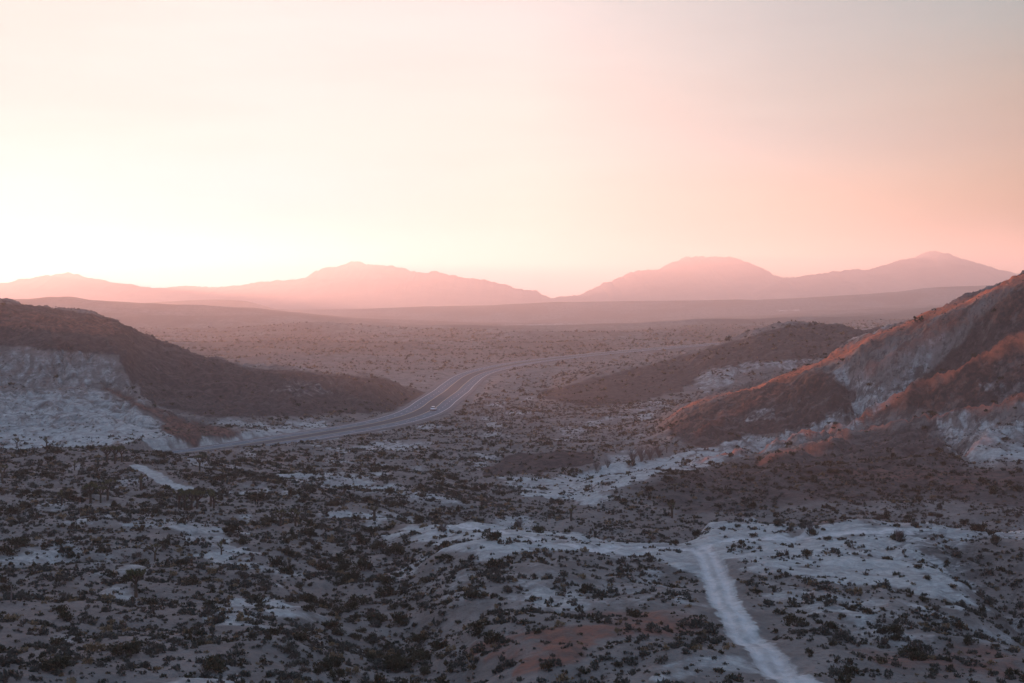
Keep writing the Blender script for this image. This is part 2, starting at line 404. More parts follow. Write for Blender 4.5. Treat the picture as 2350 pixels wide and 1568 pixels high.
CLAY = [  # outline, Ymin, Ymax, softness px, strength
    ([(900, 1240), (960, 1205), (1100, 1190), (1300, 1212), (1450, 1230), (1560, 1238), (1640, 1190), (1850, 1200), (2120, 1196), (2400, 1212), (2400, 1232), (2210, 1238), (2135, 1262), (2190, 1320), (2300, 1400), (2120, 1370), (1980, 1345),
      (1850, 1335), (1760, 1300), (1700, 1290), (1670, 1350), (1560, 1310), (1450, 1285), (1250, 1262), (1120, 1275), (1030, 1275), (1000, 1245)], 150, 245, 14, 1.0),
    ([(1000, 1290), (1300, 1280), (1560, 1320), (1640, 1400), (1560, 1420), (1300, 1400), (1060, 1420), (950, 1350)], 130, 220, 40, .42),
    ([(1500, 1540), (1560, 1522), (1640, 1505), (1760, 1500), (1780, 1560), (1500, 1550)], 90, 140, 8, .7),
    ([(1730, 1330), (2000, 1350), (2200, 1400), (2380, 1450), (2380, 1500), (2100, 1440), (1800, 1400)], 120, 200, 30, .5),
    ([(300, 1190), (430, 1193), (530, 1212), (600, 1270), (560, 1285), (440, 1240), (330, 1210)], 150, 300, 9, .8),
    ([(500, 1240), (600, 1285), (700, 1320), (660, 1340), (560, 1310), (470, 1265)], 150, 300, 9, .7),
    ([(480, 1395), (560, 1370), (680, 1365), (700, 1400), (600, 1440), (500, 1430)], 100, 220, 14, .7),
    ([(150, 1180), (250, 1180), (260, 1200), (170, 1200)], 150, 300, 6, .6),
    ([(620, 1095), (720, 1078), (880, 1105), (1000, 1130), (1080, 1160), (960, 1150), (820, 1135), (700, 1110)], 240, 420, 9, .85),
    ([(720, 1165), (900, 1182), (905, 1192), (740, 1188)], 200, 300, 5, .9),
    ([(810, 1025), (900, 1008), (1010, 1015), (980, 1035), (850, 1040)], 350, 520, 8, .75),
    ([(740, 1055), (840, 1060), (840, 1068), (750, 1068)], 300, 420, 5, .7),
    ([(1140, 1092), (1260, 1098), (1360, 1080), (1400, 1062), (1560, 1040), (1680, 1015), (1660, 1062), (1500, 1090), (1430, 1115), (1340, 1158), (1215, 1138)], 290, 440, 8, 1.1),
    ([(1270, 985), (1340, 975), (1420, 945), (1520, 940), (1500, 958), (1400, 965), (1330, 1000), (1280, 1000)], 400, 620, 7, .6),
    # left hill
    ([(-300, 893), (0, 895), (300, 893), (340, 925), (400, 950), (470, 965), (560, 985), (700, 958), (760, 965), (740, 985), (450, 1040), (-300, 1060)], 440, 560, 17, .9),
    ([(-200, 815), (60, 800), (180, 803), (270, 825), (300, 880), (296, 897), (150, 893), (-200, 880)], 500, 575, 6, .55),
    ([(350, 838), (370, 845), (362, 862), (352, 855)], 500, 640, 3, .6),
    ([(640, 865), (760, 872), (780, 905), (690, 915), (620, 900)], 560, 680, 14, .4),
    ([(700, 1000), (830, 985), (830, 1000), (700, 1015)], 480, 620, 6, .5),
    # right hill
    ([(2245, 733), (2180, 758), (2100, 788), (2000, 818), (1900, 848), (1905, 870), (1990, 866), (2060, 850), (2120, 822), (2195, 792)], 360, 470, 9, .5),
    ([(2150, 800), (2080, 850), (2010, 888), (1960, 922), (1900, 956), (1820, 982), (1720, 1002), (1640, 1020), (1640, 1048), (1760, 1040), (1850, 1014), (1950, 980), (2035, 938), (2085, 902), (2140, 850)], 360, 470, 7, .95),
    ([(1700, 945), (1780, 940), (1790, 965), (1720, 968)], 380, 470, 4, .85),
    ([(1660, 1010), (1760, 990), (1830, 1010), (1700, 1040), (1640, 1030)], 350, 440, 5, .6),
    ([(2140, 950), (2200, 940), (2350, 955), (2400, 960), (2400, 1060), (2260, 1052), (2200, 1045), (2150, 1000)], 330, 410, 7, .85),
    ([(2240, 880), (2400, 860), (2400, 930), (2300, 925)], 350, 430, 8, .6),
    ([(1410, 945), (1440, 925), (1560, 925), (1500, 950)], 420, 620, 5, .5),
    # middle hill
    ([(1590, 880), (1620, 850), (1700, 832), (1900, 820), (1900, 845), (1740, 848), (1690, 860), (1680, 890), (1610, 898)], 620, 800, 6, .6),
    # plain
    ([(1150, 744), (1370, 743), (1370, 749), (1150, 748)], 2500, 3300, 2, 1.3),
    ([(1780, 711), (1835, 711), (1835, 715), (1780, 715)], 2500, 4300, 2, 1.0),
    ([(900, 770), (1250, 765), (1250, 790), (950, 800)], 1300, 2500, 20, .35),
    ([(800, 900), (1000, 840), (1300, 830), (1500, 860), (1250, 880), (1100, 920)], 650, 1100, 30, .3),
]
RED = [
    ([(1120, 1500), (1250, 1450), (1400, 1405), (1500, 1400), (1620, 1420), (1560, 1450), (1400, 1470), (1250, 1540), (1140, 1560)], 100, 170, 18, .62),
    ([(1950, 1480), (2350, 1460), (2380, 1568), (2000, 1568)], 100, 150, 40, .55),
    ([(215, 885), (260, 888), (340, 930), (430, 960), (560, 990), (540, 1010), (470, 1000), (450, 1035), (380, 1000), (360, 960), (300, 930)], 450, 560, 9, .58),
    ([(-100, 700), (60, 712), (240, 728), (300, 765), (240, 775), (100, 760), (-100, 760)], 560, 640, 14, .65),
    ([(1480, 975), (1600, 915), (1850, 835), (2100, 725), (2350, 615), (2400, 620), (2400, 740), (2250, 745), (2100, 780), (1900, 840), (1900, 900), (1780, 930), (1600, 985), (1540, 1000)], 380, 520, 12, .5),
    ([(2000, 930), (2350, 780), (2380, 860), (2200, 940), (2000, 975), (1700, 1050), (1640, 1065), (1800, 1010)], 330, 420, 14, .5),
    ([(1850, 1070), (2100, 1060), (2350, 1070), (2350, 1120), (1900, 1110)], 280, 345, 14, .4),
    ([(560, 770), (1900, 770), (1900, 830), (1200, 850), (1100, 880), (560, 850)], 900, 1900, 20, .35),
]
BROWN = [
    ([(1430, 1110), (1560, 1085), (1700, 1050), (1850, 1015), (2000, 985), (2130, 960), (2150, 1000), (2230, 1070), (2400, 1075), (2400, 1180), (2100, 1150), (1800, 1165), (1550, 1180)], 285, 400, 20, .62),
    ([(1540, 1000), (1600, 930), (1850, 850), (1900, 858), (1965, 900), (1970, 935), (1910, 975), (1700, 1000), (1620, 1030)], 380, 480, 8, 1.1),
    ([(2400, 700), (2300, 740), (2200, 800), (2130, 855), (2070, 905), (1990, 950), (2060, 940), (2200, 880), (2400, 800)], 360, 450, 10, 1.1),
    ([(215, 885), (260, 888), (340, 930), (430, 960), (560, 990), (540, 1010), (470, 1000), (450, 1035), (380, 1000), (360, 960), (300, 930)], 450, 560, 9, .7),
    ([(-300, 640), (0, 690), (240, 725), (560, 843), (900, 870), (980, 905), (900, 945), (700, 955), (480, 960), (330, 915), (300, 870), (270, 815), (60, 795), (-300, 790)], 500, 760, 8, 1.0),
    ([(1230, 900), (1500, 835), (1830, 740), (2100, 750), (2200, 740), (1900, 830), (1620, 850), (1560, 900), (1400, 935), (1280, 925)], 600, 860, 10, .9),
    ([(1480, 975), (1850, 838), (1960, 900), (1950, 960), (1880, 985), (1700, 1000), (1560, 1000)], 380, 480, 10, .8),
    ([(2350, 640), (2240, 740), (2130, 860), (2050, 930), (2200, 950), (2400, 900), (2400, 640)], 340, 430, 10, .8),
    ([(1105, 1076), (1170, 1046), (1280, 1036), (1370, 1040), (1360, 1062), (1240, 1090), (1130, 1092)], 370, 440, 4, 1.5),  # cut bank of the wash, its shade painted in as dark brown
]


def zones(X, Y, Z):
    sx, sy = unray(X, np.maximum(Y, 5), Z)
    sc = 400.0 / np.clip(Y, 90, 2000)
    wx = np.where(Y > 345, 17, 26) * sc * fbm(X / 12, Y / 12, 201, 4); wy = 7 * sc * fbm(X / 12 + 40, Y / 12, 205, 4)
    px, py = sx + wx, sy + wy

    def acc(lst):
        o = np.zeros(X.shape)
        for poly, y0, y1, soft, st in lst:
            p = np.array(poly)
            m = (Y > y0) & (Y < y1) & (px > p[:, 0].min() - soft * 2) & (px < p[:, 0].max() + soft * 2) & (py > p[:, 1].min() - soft * 2) & (py < p[:, 1].max() + soft * 2)
            if m.any():
                d = inpoly(px[m], py[m], poly)
                o[m] = np.maximum(o[m], st * sstep(-soft, soft, d))
        return o
    clay, red, brown = acc(CLAY), acc(RED), acc(BROWN)
    # clay also shows where runnels have cut through
    gul = sstep(.35, .9, fbm(X / 9, Y / 22, 211, 4) + .25)
    lf, rt, md = hill_masks(X, Y, Z)
    clay = np.clip(clay * (0.75 + 0.45 * fbm(X / 5, Y / 5, 220, 3)) + .25 * gul * rt, 0, 1)
    clay = clay * (1 - 1.6 * red * (X < 0) * (Y > 440) * (Y < 570))
    ua = -X * .42 + Y * .91; ub = X * .91 + Y * .42
    strk = sstep(-.1, .55, fbm(ua / 2.6 + fbm(X / 12, Y / 12, 271, 2), ub / 20, 273, 4, .6) + .15)
    clay = clay * (1 - rt * .5 * (1 - strk))
    va = X * .93 + Y * .36
    strl = sstep(-.45, .4, fbm(va / 3.4 + fbm(X / 10, Y / 10, 275, 2), Y / 24, 277, 4, .6) + .2)
    clay = np.maximum(clay, 0) * (1 - lf * (.2 + .45 * (Y > 518)) * (1 - strl))
    lines = sstep(1.12, 1.38, ridged((X * .5 - Y * .86) / 9 + fbm(X / 14, Y / 14, 261, 3), (X * .86 + Y * .5) / 22, 263, 3, .45))
    clay = clay * (1 - np.where(X < 0, .3, .75) * lines * (Y > 250) * (Y < 700))
    patches = sstep(.25, .75, fbm(X / 14, Y / 30, 231, 4)) * (Y < 700)
    clay = np.clip(np.maximum(clay, .5 * patches * (1 - brown) * (1 - red)), 0, 1)
    for pts, hw in TRACKS:
        m = (X > pts[:, 0].min() - 8) & (X < pts[:, 0].max() + 8) & (Y > pts[:, 1].min() - 8) & (Y < pts[:, 1].max() + 8)
        if m.any():
            wob = .35 * fbm(X[m] / 1.3, Y[m] / 1.3, 240, 2)
            d, _, _ = seg_dist(X[m], Y[m], [tuple(p) for p in pts])
            clay[m] = np.maximum(clay[m], 1.0 * (1 - sstep(hw * .7, hw * 1.35, d + wob)))
    red = red * (1 - clay * .85)
    return clay, red, brown


# ------------------------------------------------------------------ materials
def mat(name):
    m = bpy.data.materials.new(name); m.use_nodes = True
    nt = m.node_tree
    b = nt.nodes['Principled BSDF']
    return m, nt, b


def nd(nt, t, **kw):
    n = nt.nodes.new(t)
    for k, v in kw.items():
        if k in ('operation', 'blend_type', 'data_type', 'attribute_name', 'noise_dimensions', 'interpolation_type', 'attribute_type', 'object', 'feature', 'use_clamp', 'clamp_result'):
            setattr(n, k, v)
        else:
            n.inputs[k].default_value = v
    return n


def mixc(nt, fac, a, b):
    n = nt.nodes.new('ShaderNodeMix'); n.data_type = 'RGBA'
    for s, v in ((n.inputs[0], fac), (n.inputs[6], a), (n.inputs[7], b)):
        if isinstance(v, (int, float)): s.default_value = v
        elif isinstance(v, tuple): s.default_value = (*v, 1) if len(v) == 3 else v
        else: nt.links.new(v, s)
    return n.outputs[2]


def mth(nt, op, a, b=None, clamp=False, c=None):
    n = nt.nodes.new('ShaderNodeMath'); n.operation = op; n.use_clamp = clamp
    for i, v in enumerate((a, b, c)):
        if v is None: continue
        if isinstance(v, (int, float)): n.inputs[i].default_value = v
        else: nt.links.new(v, n.inputs[i])
    return n.outputs[0]


def noise(nt, vec, scale, detail=4, rough=.55):
    n = nt.nodes.new('ShaderNodeTexNoise'); n.inputs['Scale'].default_value = scale
    n.inputs['Detail'].default_value = detail; n.inputs['Roughness'].default_value = rough
    if vec is not None: nt.links.new(vec, n.inputs['Vector'])
    return n.outputs['Fac']


def maprange(nt, v, a, b, c=0.0, d=1.0):
    n = nt.nodes.new('ShaderNodeMapRange'); n.interpolation_type = 'SMOOTHSTEP'
    nt.links.new(v, n.inputs[0])
    for i, q in enumerate((a, b, c, d)): n.inputs[1 + i].default_value = q
    return n.outputs[0]


M_ground, nt, b = mat('desert_soil')
geo = nt.nodes.new('ShaderNodeNewGeometry'); pos = geo.outputs['Position']
att = nd(nt, 'ShaderNodeAttribute', attribute_name='soil')
sep = nt.nodes.new('ShaderNodeSeparateColor'); nt.links.new(att.outputs['Color'], sep.inputs[0])
n1 = noise(nt, pos, .16, 5, .6); n2 = noise(nt, pos, 1.3, 5, .65); n3 = noise(nt, pos, .02, 4); n4 = noise(nt, pos, .45, 6, .7)
sand = mixc(nt, maprange(nt, n1, .35, .65), (.155, .142, .134), (.24, .222, .21))
sand = mixc(nt, mth(nt, 'MULTIPLY', maprange(nt, n3, .45, .65), .5), sand, (.20, .165, .15))
pebble = maprange(nt, n2, .5, .68)
sand = mixc(nt, mth(nt, 'MULTIPLY', pebble, .6), sand, (.13, .11, .10))
brown = mixc(nt, maprange(nt, n4, .38, .62), (.052, .043, .042), (.105, .080, .075))
# strata in the clay: thin beds follow height
mp = nt.nodes.new('ShaderNodeMapping'); mp.inputs['Scale'].default_value = (.03, .03, 1.1); nt.links.new(pos, mp.inputs[0])
bed = noise(nt, mp.outputs[0], 1.0, 4, .7)
clay = mixc(nt, maprange(nt, n4, .35, .68), (.34, .36, .36), (.52, .54, .53))
clay = mixc(nt, mth(nt, 'MULTIPLY', maprange(nt, bed, .5, .62), .5), clay, (.27, .25, .245))
clay = mixc(nt, mth(nt, 'MULTIPLY', maprange(nt, n2, .49, .6), .3), clay, (.25, .235, .23))
red = mixc(nt, maprange(nt, n4, .4, .6), (.13, .068, .054), (.24, .115, .085))
ck = mth(nt, 'ADD', sep.outputs[0], mth(nt, 'MULTIPLY', mth(nt, 'SUBTRACT', n4, .5), .7))
ck = maprange(nt, ck, .18, .72)
c = mixc(nt, maprange(nt, mth(nt, 'ADD', sep.outputs[2], mth(nt, 'MULTIPLY', mth(nt, 'SUBTRACT', n1, .5), .8)), .25, .75), sand, brown)
c = mixc(nt, maprange(nt, mth(nt, 'ADD', sep.outputs[1], mth(nt, 'MULTIPLY', mth(nt, 'SUBTRACT', n4, .5), .8)), .25, .8), c, red)
c = mixc(nt, ck, c, clay)
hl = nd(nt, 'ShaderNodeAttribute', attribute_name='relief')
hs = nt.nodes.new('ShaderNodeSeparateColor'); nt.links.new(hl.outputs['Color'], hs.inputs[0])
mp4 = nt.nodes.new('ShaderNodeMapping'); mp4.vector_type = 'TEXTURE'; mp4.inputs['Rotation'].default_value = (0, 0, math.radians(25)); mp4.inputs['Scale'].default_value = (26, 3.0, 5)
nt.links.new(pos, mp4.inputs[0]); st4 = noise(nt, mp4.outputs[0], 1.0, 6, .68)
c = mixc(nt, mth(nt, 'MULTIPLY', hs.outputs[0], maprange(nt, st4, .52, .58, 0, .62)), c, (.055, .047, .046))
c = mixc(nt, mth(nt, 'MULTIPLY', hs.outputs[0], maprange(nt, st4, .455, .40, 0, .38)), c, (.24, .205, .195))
mp5 = nt.nodes.new('ShaderNodeMapping'); mp5.vector_type = 'TEXTURE'; mp5.inputs['Rotation'].default_value = (0, 0, math.radians(62)); mp5.inputs['Scale'].default_value = (11, 1.3, 3)
nt.links.new(pos, mp5.inputs[0]); st5 = noise(nt, mp5.outputs[0], 1.0, 5, .7)
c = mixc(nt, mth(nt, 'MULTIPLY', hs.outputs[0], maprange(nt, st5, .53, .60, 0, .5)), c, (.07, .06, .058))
c = mixc(nt, mth(nt, 'MULTIPLY', hs.outputs[1], maprange(nt, n4, .35, .6, .5, 1)), c, (.66, .19, .105))  # sunlit orange put into the colour of crest and spur rims
tr = nd(nt, 'ShaderNodeAttribute', attribute_name='worn')
c = mixc(nt, mth(nt, 'MULTIPLY', tr.outputs['Fac'], maprange(nt, n4, .3, .6, .45, 1)), c, (.66, .66, .66))
# far scrub cover reads as a dark stipple between about 1 and 8 km of plain
att2 = nd(nt, 'ShaderNodeAttribute', attribute_name='cover')
mp2 = nt.nodes.new('ShaderNodeMapping'); mp2.inputs['Scale'].default_value = (.12, .035, .1); nt.links.new(pos, mp2.inputs[0])
st = noise(nt, mp2.outputs[0], 1.0, 5, .75)
mp3 = nt.nodes.new('ShaderNodeMapping'); mp3.inputs['Scale'].default_value = (.006, .0022, .01); nt.links.new(pos, mp3.inputs[0])
st2 = noise(nt, mp3.outputs[0], 1.0, 4, .6)
c = mixc(nt, mth(nt, 'MULTIPLY', att2.outputs['Fac'], mth(nt, 'MULTIPLY', maprange(nt, st, .46, .6), .75)), c, (.11, .10, .08))
c = mixc(nt, mth(nt, 'MULTIPLY', att2.outputs['Fac'], mth(nt, 'MULTIPLY', maprange(nt, st2, .42, .58), .75)), c, (.125, .095, .082))
nt.links.new(c, b.inputs['Base Color']); b.inputs['Roughness'].default_value = .95; b.inputs['Specular IOR Level'].default_value = .1
bmp = nt.nodes.new('ShaderNodeBump'); bmp.inputs['Distance'].default_value = .8; bmp.inputs['Strength'].default_value = 1.0
nt.links.new(mth(nt, 'ADD', n4, mth(nt, 'MULTIPLY', n2, .35)), bmp.inputs['Height']); nt.links.new(bmp.outputs[0], b.inputs['Normal'])

M_mtn, nt, b = mat('mountain_rock')
geo = nt.nodes.new('ShaderNodeNewGeometry')
n1 = noise(nt, geo.outputs['Position'], .004, 6, .6)
nt.links.new(mixc(nt, maprange(nt, n1, .35, .65), (.10, .075, .07), (.20, .15, .13)), b.inputs['Base Color']); b.inputs['Roughness'].default_value = 1


def plant_mat(name, a, b_, tint='tint'):
    m, nt, b = mat(name)
    at = nd(nt, 'ShaderNodeAttribute', attribute_name=tint)
    oi = nt.nodes.new('ShaderNodeObjectInfo')
    g = nt.nodes.new('ShaderNodeNewGeometry')
    n = noise(nt, g.outputs['Position'], 3.0, 2)
    f = mth(nt, 'ADD', mth(nt, 'MULTIPLY', at.outputs['Fac'], .7), mth(nt, 'MULTIPLY', oi.outputs['Random'], .3))
    f = mth(nt, 'ADD', f, mth(nt, 'MULTIPLY', mth(nt, 'SUBTRACT', n, .5), .5), True)
    nt.links.new(mixc(nt, f, a, b_), b.inputs['Base Color'])
    b.inputs['Roughness'].default_value = .8; b.inputs['Specular IOR Level'].default_value = .15
    return m


M_creo = plant_mat('creosote_leaves', (.028, .030, .018), (.072, .062, .036))
M_scrub = plant_mat('scrub_leaves', (.045, .047, .042), (.105, .10, .083))
M_straw = plant_mat('dry_straw', (.16, .115, .065), (.26, .19, .12))
M_stem = plant_mat('bush_stems', (.07, .055, .045), (.14, .115, .10))
M_bark = plant_mat('joshua_bark', (.075, .055, .04), (.13, .10, .075))
M_blade = plant_mat('joshua_blades', (.07, .075, .035), (.14, .13, .06))
M_twig = plant_mat('bare_twigs', (.12, .10, .10), (.20, .18, .17))


# ------------------------------------------------------------------ object helpers
def new_mesh(name, V, F, mats, fm=None, smooth=False, tint=None):
    """V (n,3), F (m,3|4) int"""
    V = np.asarray(V, np.float32); F = np.asarray(F, np.int32)
    me = bpy.data.meshes.new(name)
    k = F.shape[1]
    me.vertices.add(len(V)); me.vertices.foreach_set('co', V.ravel())
    me.loops.add(F.size); me.loops.foreach_set('vertex_index', F.ravel())
    me.polygons.add(len(F)); me.polygons.foreach_set('loop_start', np.arange(0, F.size, k, dtype=np.int32))
    for m in (mats if isinstance(mats, (list, tuple)) else [mats]): me.materials.append(m)
    if fm is not None: me.polygons.foreach_set('material_index', np.asarray(fm, np.int32))
    me.update(calc_edges=True)
    me.polygons.foreach_set('use_smooth', np.full(len(F), smooth, bool))
    if tint is not None:
        a = me.attributes.new('tint', 'FLOAT', 'POINT'); a.data.foreach_set('value', np.asarray(tint, np.float32))
    return me


def link(name, me, parent=None):
    o = bpy.data.objects.new(name, me); C.objects.link(o)
    if parent is not None: o.parent = parent
    return o


def tag(o, label=None, cat=None, group=None, kind=None):
    for k, v in (('label', label), ('category', cat), ('group', group), ('kind', kind)):
        if v: o[k] = v
    return o


# ------------------------------------------------------------------ ground sheet
HALF = math.radians(22.5)
th = np.r_[np.radians(np.linspace(-180, -58, 50)), np.linspace(math.radians(-57), -HALF, 160)[:-1], np.linspace(-HALF, HALF, 1120), np.linspace(HALF, math.radians(57), 120)[1:], np.radians(np.linspace(58, 180, 50))]
rr = np.r_[np.geomspace(.5, 85, 40)[:-1], np.geomspace(85, 900, 800)[:-1], np.geomspace(900, 3200, 170)[:-1], np.geomspace(3200, 9000, 90)[:-1], np.geomspace(9000, 12500, 14)]
TH_, RR_ = np.meshgrid(th, rr)            # rows = distance
GX = RR_ * np.sin(TH_); GY = RR_ * np.cos(TH_)
GZ = height(GX, GY)
clayA, redA, brownA = [np.zeros(GX.size) for _ in range(3)]
fx, fy, fz = GX.ravel(), GY.ravel(), GZ.ravel()
front = fy > 10
cl, rd, br = zones(fx[front], fy[front], fz[front])
clayA[front] = cl; redA[front] = rd; brownA[front] = br
cover = sstep(800, 1400, np.hypot(fx, fy))
worn = np.zeros(GX.size)
for k_, (pts, hw) in enumerate(TRACKS):
    m = (fx > pts[:, 0].min() - 8) & (fx < pts[:, 0].max() + 8) & (fy > pts[:, 1].min() - 8) & (fy < pts[:, 1].max() + 8)
    d, _, _ = seg_dist(fx[m], fy[m], [tuple(p) for p in pts])
    wv = .25 * fbm(fx[m] / 1.1, fy[m] / 2.5, 250, 3)
    rut = np.exp(-((d - hw * .45) / .42) ** 2) + .35 * (d < hw * .9)
    worn[m] = np.maximum(worn[m], np.clip(rut + wv, 0, 1) * (1 - sstep(hw * .92, hw * 1.15, d)) * (.8 if k_ != 3 else .1))
lf_, rt_, md_ = hill_masks(fx, fy, fz)
cr_ = np.exp(-((fy - pchip1(LINES[13][0], LINES[13][1], fx / np.maximum(fy, 1)) + 2) / (5 + 3.5 * fbm(fx / 9, fy / 9, 290, 3))) ** 2) * rt_  # crest strip: low-sun glow painted over its reddish soil
# narrow rims of the lower spurs: sunlit edges painted as red soil colour
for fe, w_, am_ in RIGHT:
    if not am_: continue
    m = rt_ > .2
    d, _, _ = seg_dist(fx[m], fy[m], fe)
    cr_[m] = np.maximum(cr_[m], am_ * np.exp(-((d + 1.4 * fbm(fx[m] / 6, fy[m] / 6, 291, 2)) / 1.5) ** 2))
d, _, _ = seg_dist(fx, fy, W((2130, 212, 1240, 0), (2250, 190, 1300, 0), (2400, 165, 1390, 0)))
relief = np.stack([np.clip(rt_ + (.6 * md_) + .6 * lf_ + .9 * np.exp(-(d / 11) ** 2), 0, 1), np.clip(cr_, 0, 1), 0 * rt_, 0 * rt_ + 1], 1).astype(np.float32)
nr, nc = GX.shape
idx = np.arange(nr * nc).reshape(nr, nc)
Q = np.stack([idx[:-1, :-1], idx[:-1, 1:], idx[1:, 1:], idx[1:, :-1]], -1).reshape(-1, 4)[:, ::-1]
cx = (GX[:-1, :-1] + GX[1:, 1:]).ravel() / 2; cy = (GY[:-1, :-1] + GY[1:, 1:]).ravel() / 2; cz = (GZ[:-1, :-1] + GZ[1:, 1:]).ravel() / 2
reg = np.zeros(len(Q), int)
sx, sy = unray(cx, np.maximum(cy, 5), cz)
fr = cy > 60
t_ = cx / np.maximum(cy, 1)
dR = np.full(len(Q), 99.0)
m = (cy > 340) & (cy < 1450) & (np.abs(cx) < 460)
dR[m], _, _ = seg_dist(cx[m], cy[m], ROADPTS)
reg[fr & (cx < -20) & (cy > 448) & (cy < 800) & (cz > 5.2) & (sx < 985) & (dR > 14)] = 1
reg[fr & (cy > pchip1(LINES[9][0], LINES[9][1], t_) + 12) & (cy < 590) & (cz > 7.5) & (sx > 1490)] = 2
reg[fr & (cy > 640) & (cy < 930) & (cz > 8) & (sx > 1260)] = 3
for k, (pts, hw) in enumerate(TRACKS):
    m = (cx > pts[:, 0].min() - 5) & (cx < pts[:, 0].max() + 5) & (cy > pts[:, 1].min() - 5) & (cy < pts[:, 1].max() + 5)
    ii = np.nonzero(m)[0]
    d, _, _ = seg_dist(cx[ii], cy[ii], [tuple(p) for p in pts])
    g = ii[d < hw * 1.1]
    reg[g] = 4 if k < 3 else 5
V3 = np.stack([fx, fy, fz], 1)
for r_, nm, lab in ((0, 'ground', 'scrubby desert valley floor and plain'), (1, 'hill', 'brown hill with pale clay foot left of the highway'),
                    (2, 'hill', 'tall eroded ridge with sunlit crest on the right'), (3, 'hill', 'low dark hill behind the tall right ridge'),
                    (4, 'dirt_track', 'pale dirt track over the foreground crest'), (5, 'dirt_track', 'short pale dirt track among Joshua trees on the left')):
    f = Q[reg == r_]
    if not len(f): continue
    u, inv = np.unique(f, return_inverse=True)
    me = new_mesh(nm, V3[u], inv.reshape(f.shape), M_ground, smooth=True)
    a = me.attributes.new('soil', 'FLOAT_COLOR', 'POINT')
    col = np.stack([clayA[u], redA[u], brownA[u], np.ones(len(u))], 1).astype(np.float32)
    a.data.foreach_set('color', col.ravel())
    a = me.attributes.new('cover', 'FLOAT', 'POINT'); a.data.foreach_set('value', cover[u].astype(np.float32))
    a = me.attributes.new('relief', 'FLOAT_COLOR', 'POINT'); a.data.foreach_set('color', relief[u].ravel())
    a = me.attributes.new('worn', 'FLOAT', 'POINT'); a.data.foreach_set('value', worn[u].astype(np.float32))
    tag(link(nm, me), lab, {1: 'hill', 2: 'hill', 3: 'hill', 0: 'ground', 4: 'dirt track', 5: 'dirt track'}[r_], kind='structure')

# ------------------------------------------------------------------ far mountains (real ranges 9 to 11 km off)
def mountain(prof, Y0, depth, seed, label):
    px = np.array([p[0] for p in prof], float); py = np.array([p[1] for p in prof], float)
    xs = np.linspace(px[0], px[-1], 700)
    s = np.linspace(-1, 1, 90)
    t, _ = ray(xs, 650)
    ycrest = np.interp(xs, px, py) + 2.7 * fbm(xs / 17.0, xs * 0 + seed, seed, 4, .6)
    _, sl = ray(xs, ycrest)
    X, S = np.meshgrid(t * Y0, s)
    Yw = Y0 + S * depth
    H = np.tile(CAMZ + sl * Y0, (len(s), 1))
    base = -30.0
    body = 1 - np.abs(S) ** 1.15
    rid = ridged(X / 900 + .3 * S, Yw / 1500, seed, 4)
    z = base + (H - base) * body * (1 + .16 * (rid - .9) * np.minimum(1, np.abs(S) * 5))
    z = np.minimum(z, H + 6)
    n, c_ = z.shape
    i = np.arange(n * c_).reshape(n, c_)
    F = np.stack([i[:-1, :-1], i[:-1, 1:], i[1:, 1:], i[1:, :-1]], -1).reshape(-1, 4)
    me = new_mesh('mountain', np.stack([X.ravel(), Yw.ravel(), z.ravel()], 1), F, M_mtn, smooth=True)
    return tag(link('mountain', me), label, 'mountain', kind='structure')


mountain([(-1200, 700), (-700, 640), (-300, 668), (-100, 662), (0, 653), (50, 648), (100, 634), (155, 625), (200, 636), (250, 648), (300, 655), (345, 663), (390, 666), (500, 690), (600, 720)], 9200, 1900, 5,
         'low pink mountain on the far left horizon')
mountain([(250, 720), (330, 676), (380, 660), (430, 655), (470, 659), (520, 658), (570, 653), (620, 645), (690, 640), (715, 628), (740, 614), (775, 611), (800, 601), (820, 598), (845, 605), (870, 607), (905, 609), (930, 617), (955, 624),
          (975, 626), (1000, 621), (1030, 630), (1060, 636), (1110, 641), (1150, 650), (1190, 662), (1230, 668), (1262, 683), (1310, 700), (1360, 720)], 9900, 2000, 15, 'jagged pink mountain left of the horizon gap')
mountain([(1180, 715), (1270, 684), (1300, 679), (1325, 678), (1350, 667), (1380, 652), (1430, 634), (1450, 622), (1510, 619), (1535, 604), (1555, 598), (1572, 589), (1600, 587), (1640, 588), (1680, 590), (1720, 604), (1745, 622), (1775, 633),
          (1810, 638), (1850, 655), (1950, 700), (2000, 720)], 10200, 2000, 25, 'flat-topped mountain right of the horizon gap')
mountain([(1640, 715), (1740, 660), (1800, 642), (1830, 638), (1860, 631), (1920, 622), (1960, 618), (1995, 618), (2035, 607), (2060, 598), (2100, 590), (2125, 578), (2142, 576), (2170, 584), (2210, 595), (2260, 612), (2310, 628), (2350, 629),
          (2450, 622), (2600, 640), (2900, 600), (3400, 700)], 8900, 1500, 35, 'peaked mountain at the right end of the horizon')


# ------------------------------------------------------------------ highway
def strip(offs, z_add, lo=0, hi=None, thick=0.0):
    p = ROAD[lo:hi]
    tg = np.gradient(p[:, :2], axis=0); tg /= np.linalg.norm(tg, axis=1)[:, None]
    nrm = np.stack([tg[:, 1], -tg[:, 0]], 1)          # right-hand side
    V = []
    for k, (o, dz) in enumerate(offs):
        V.append(np.c_[p[:, 0] + nrm[:, 0] * o, p[:, 1] + nrm[:, 1] * o, p[:, 2] + z_add + dz])
    V = np.stack(V, 1); n, k, _ = V.shape
    i = np.arange(n * k).reshape(n, k)
    F = np.stack([i[:-1, :-1], i[:-1, 1:], i[1:, 1:], i[1:, :-1]], -1)
    return V.reshape(-1, 3), F.reshape(-1, 4), k - 1


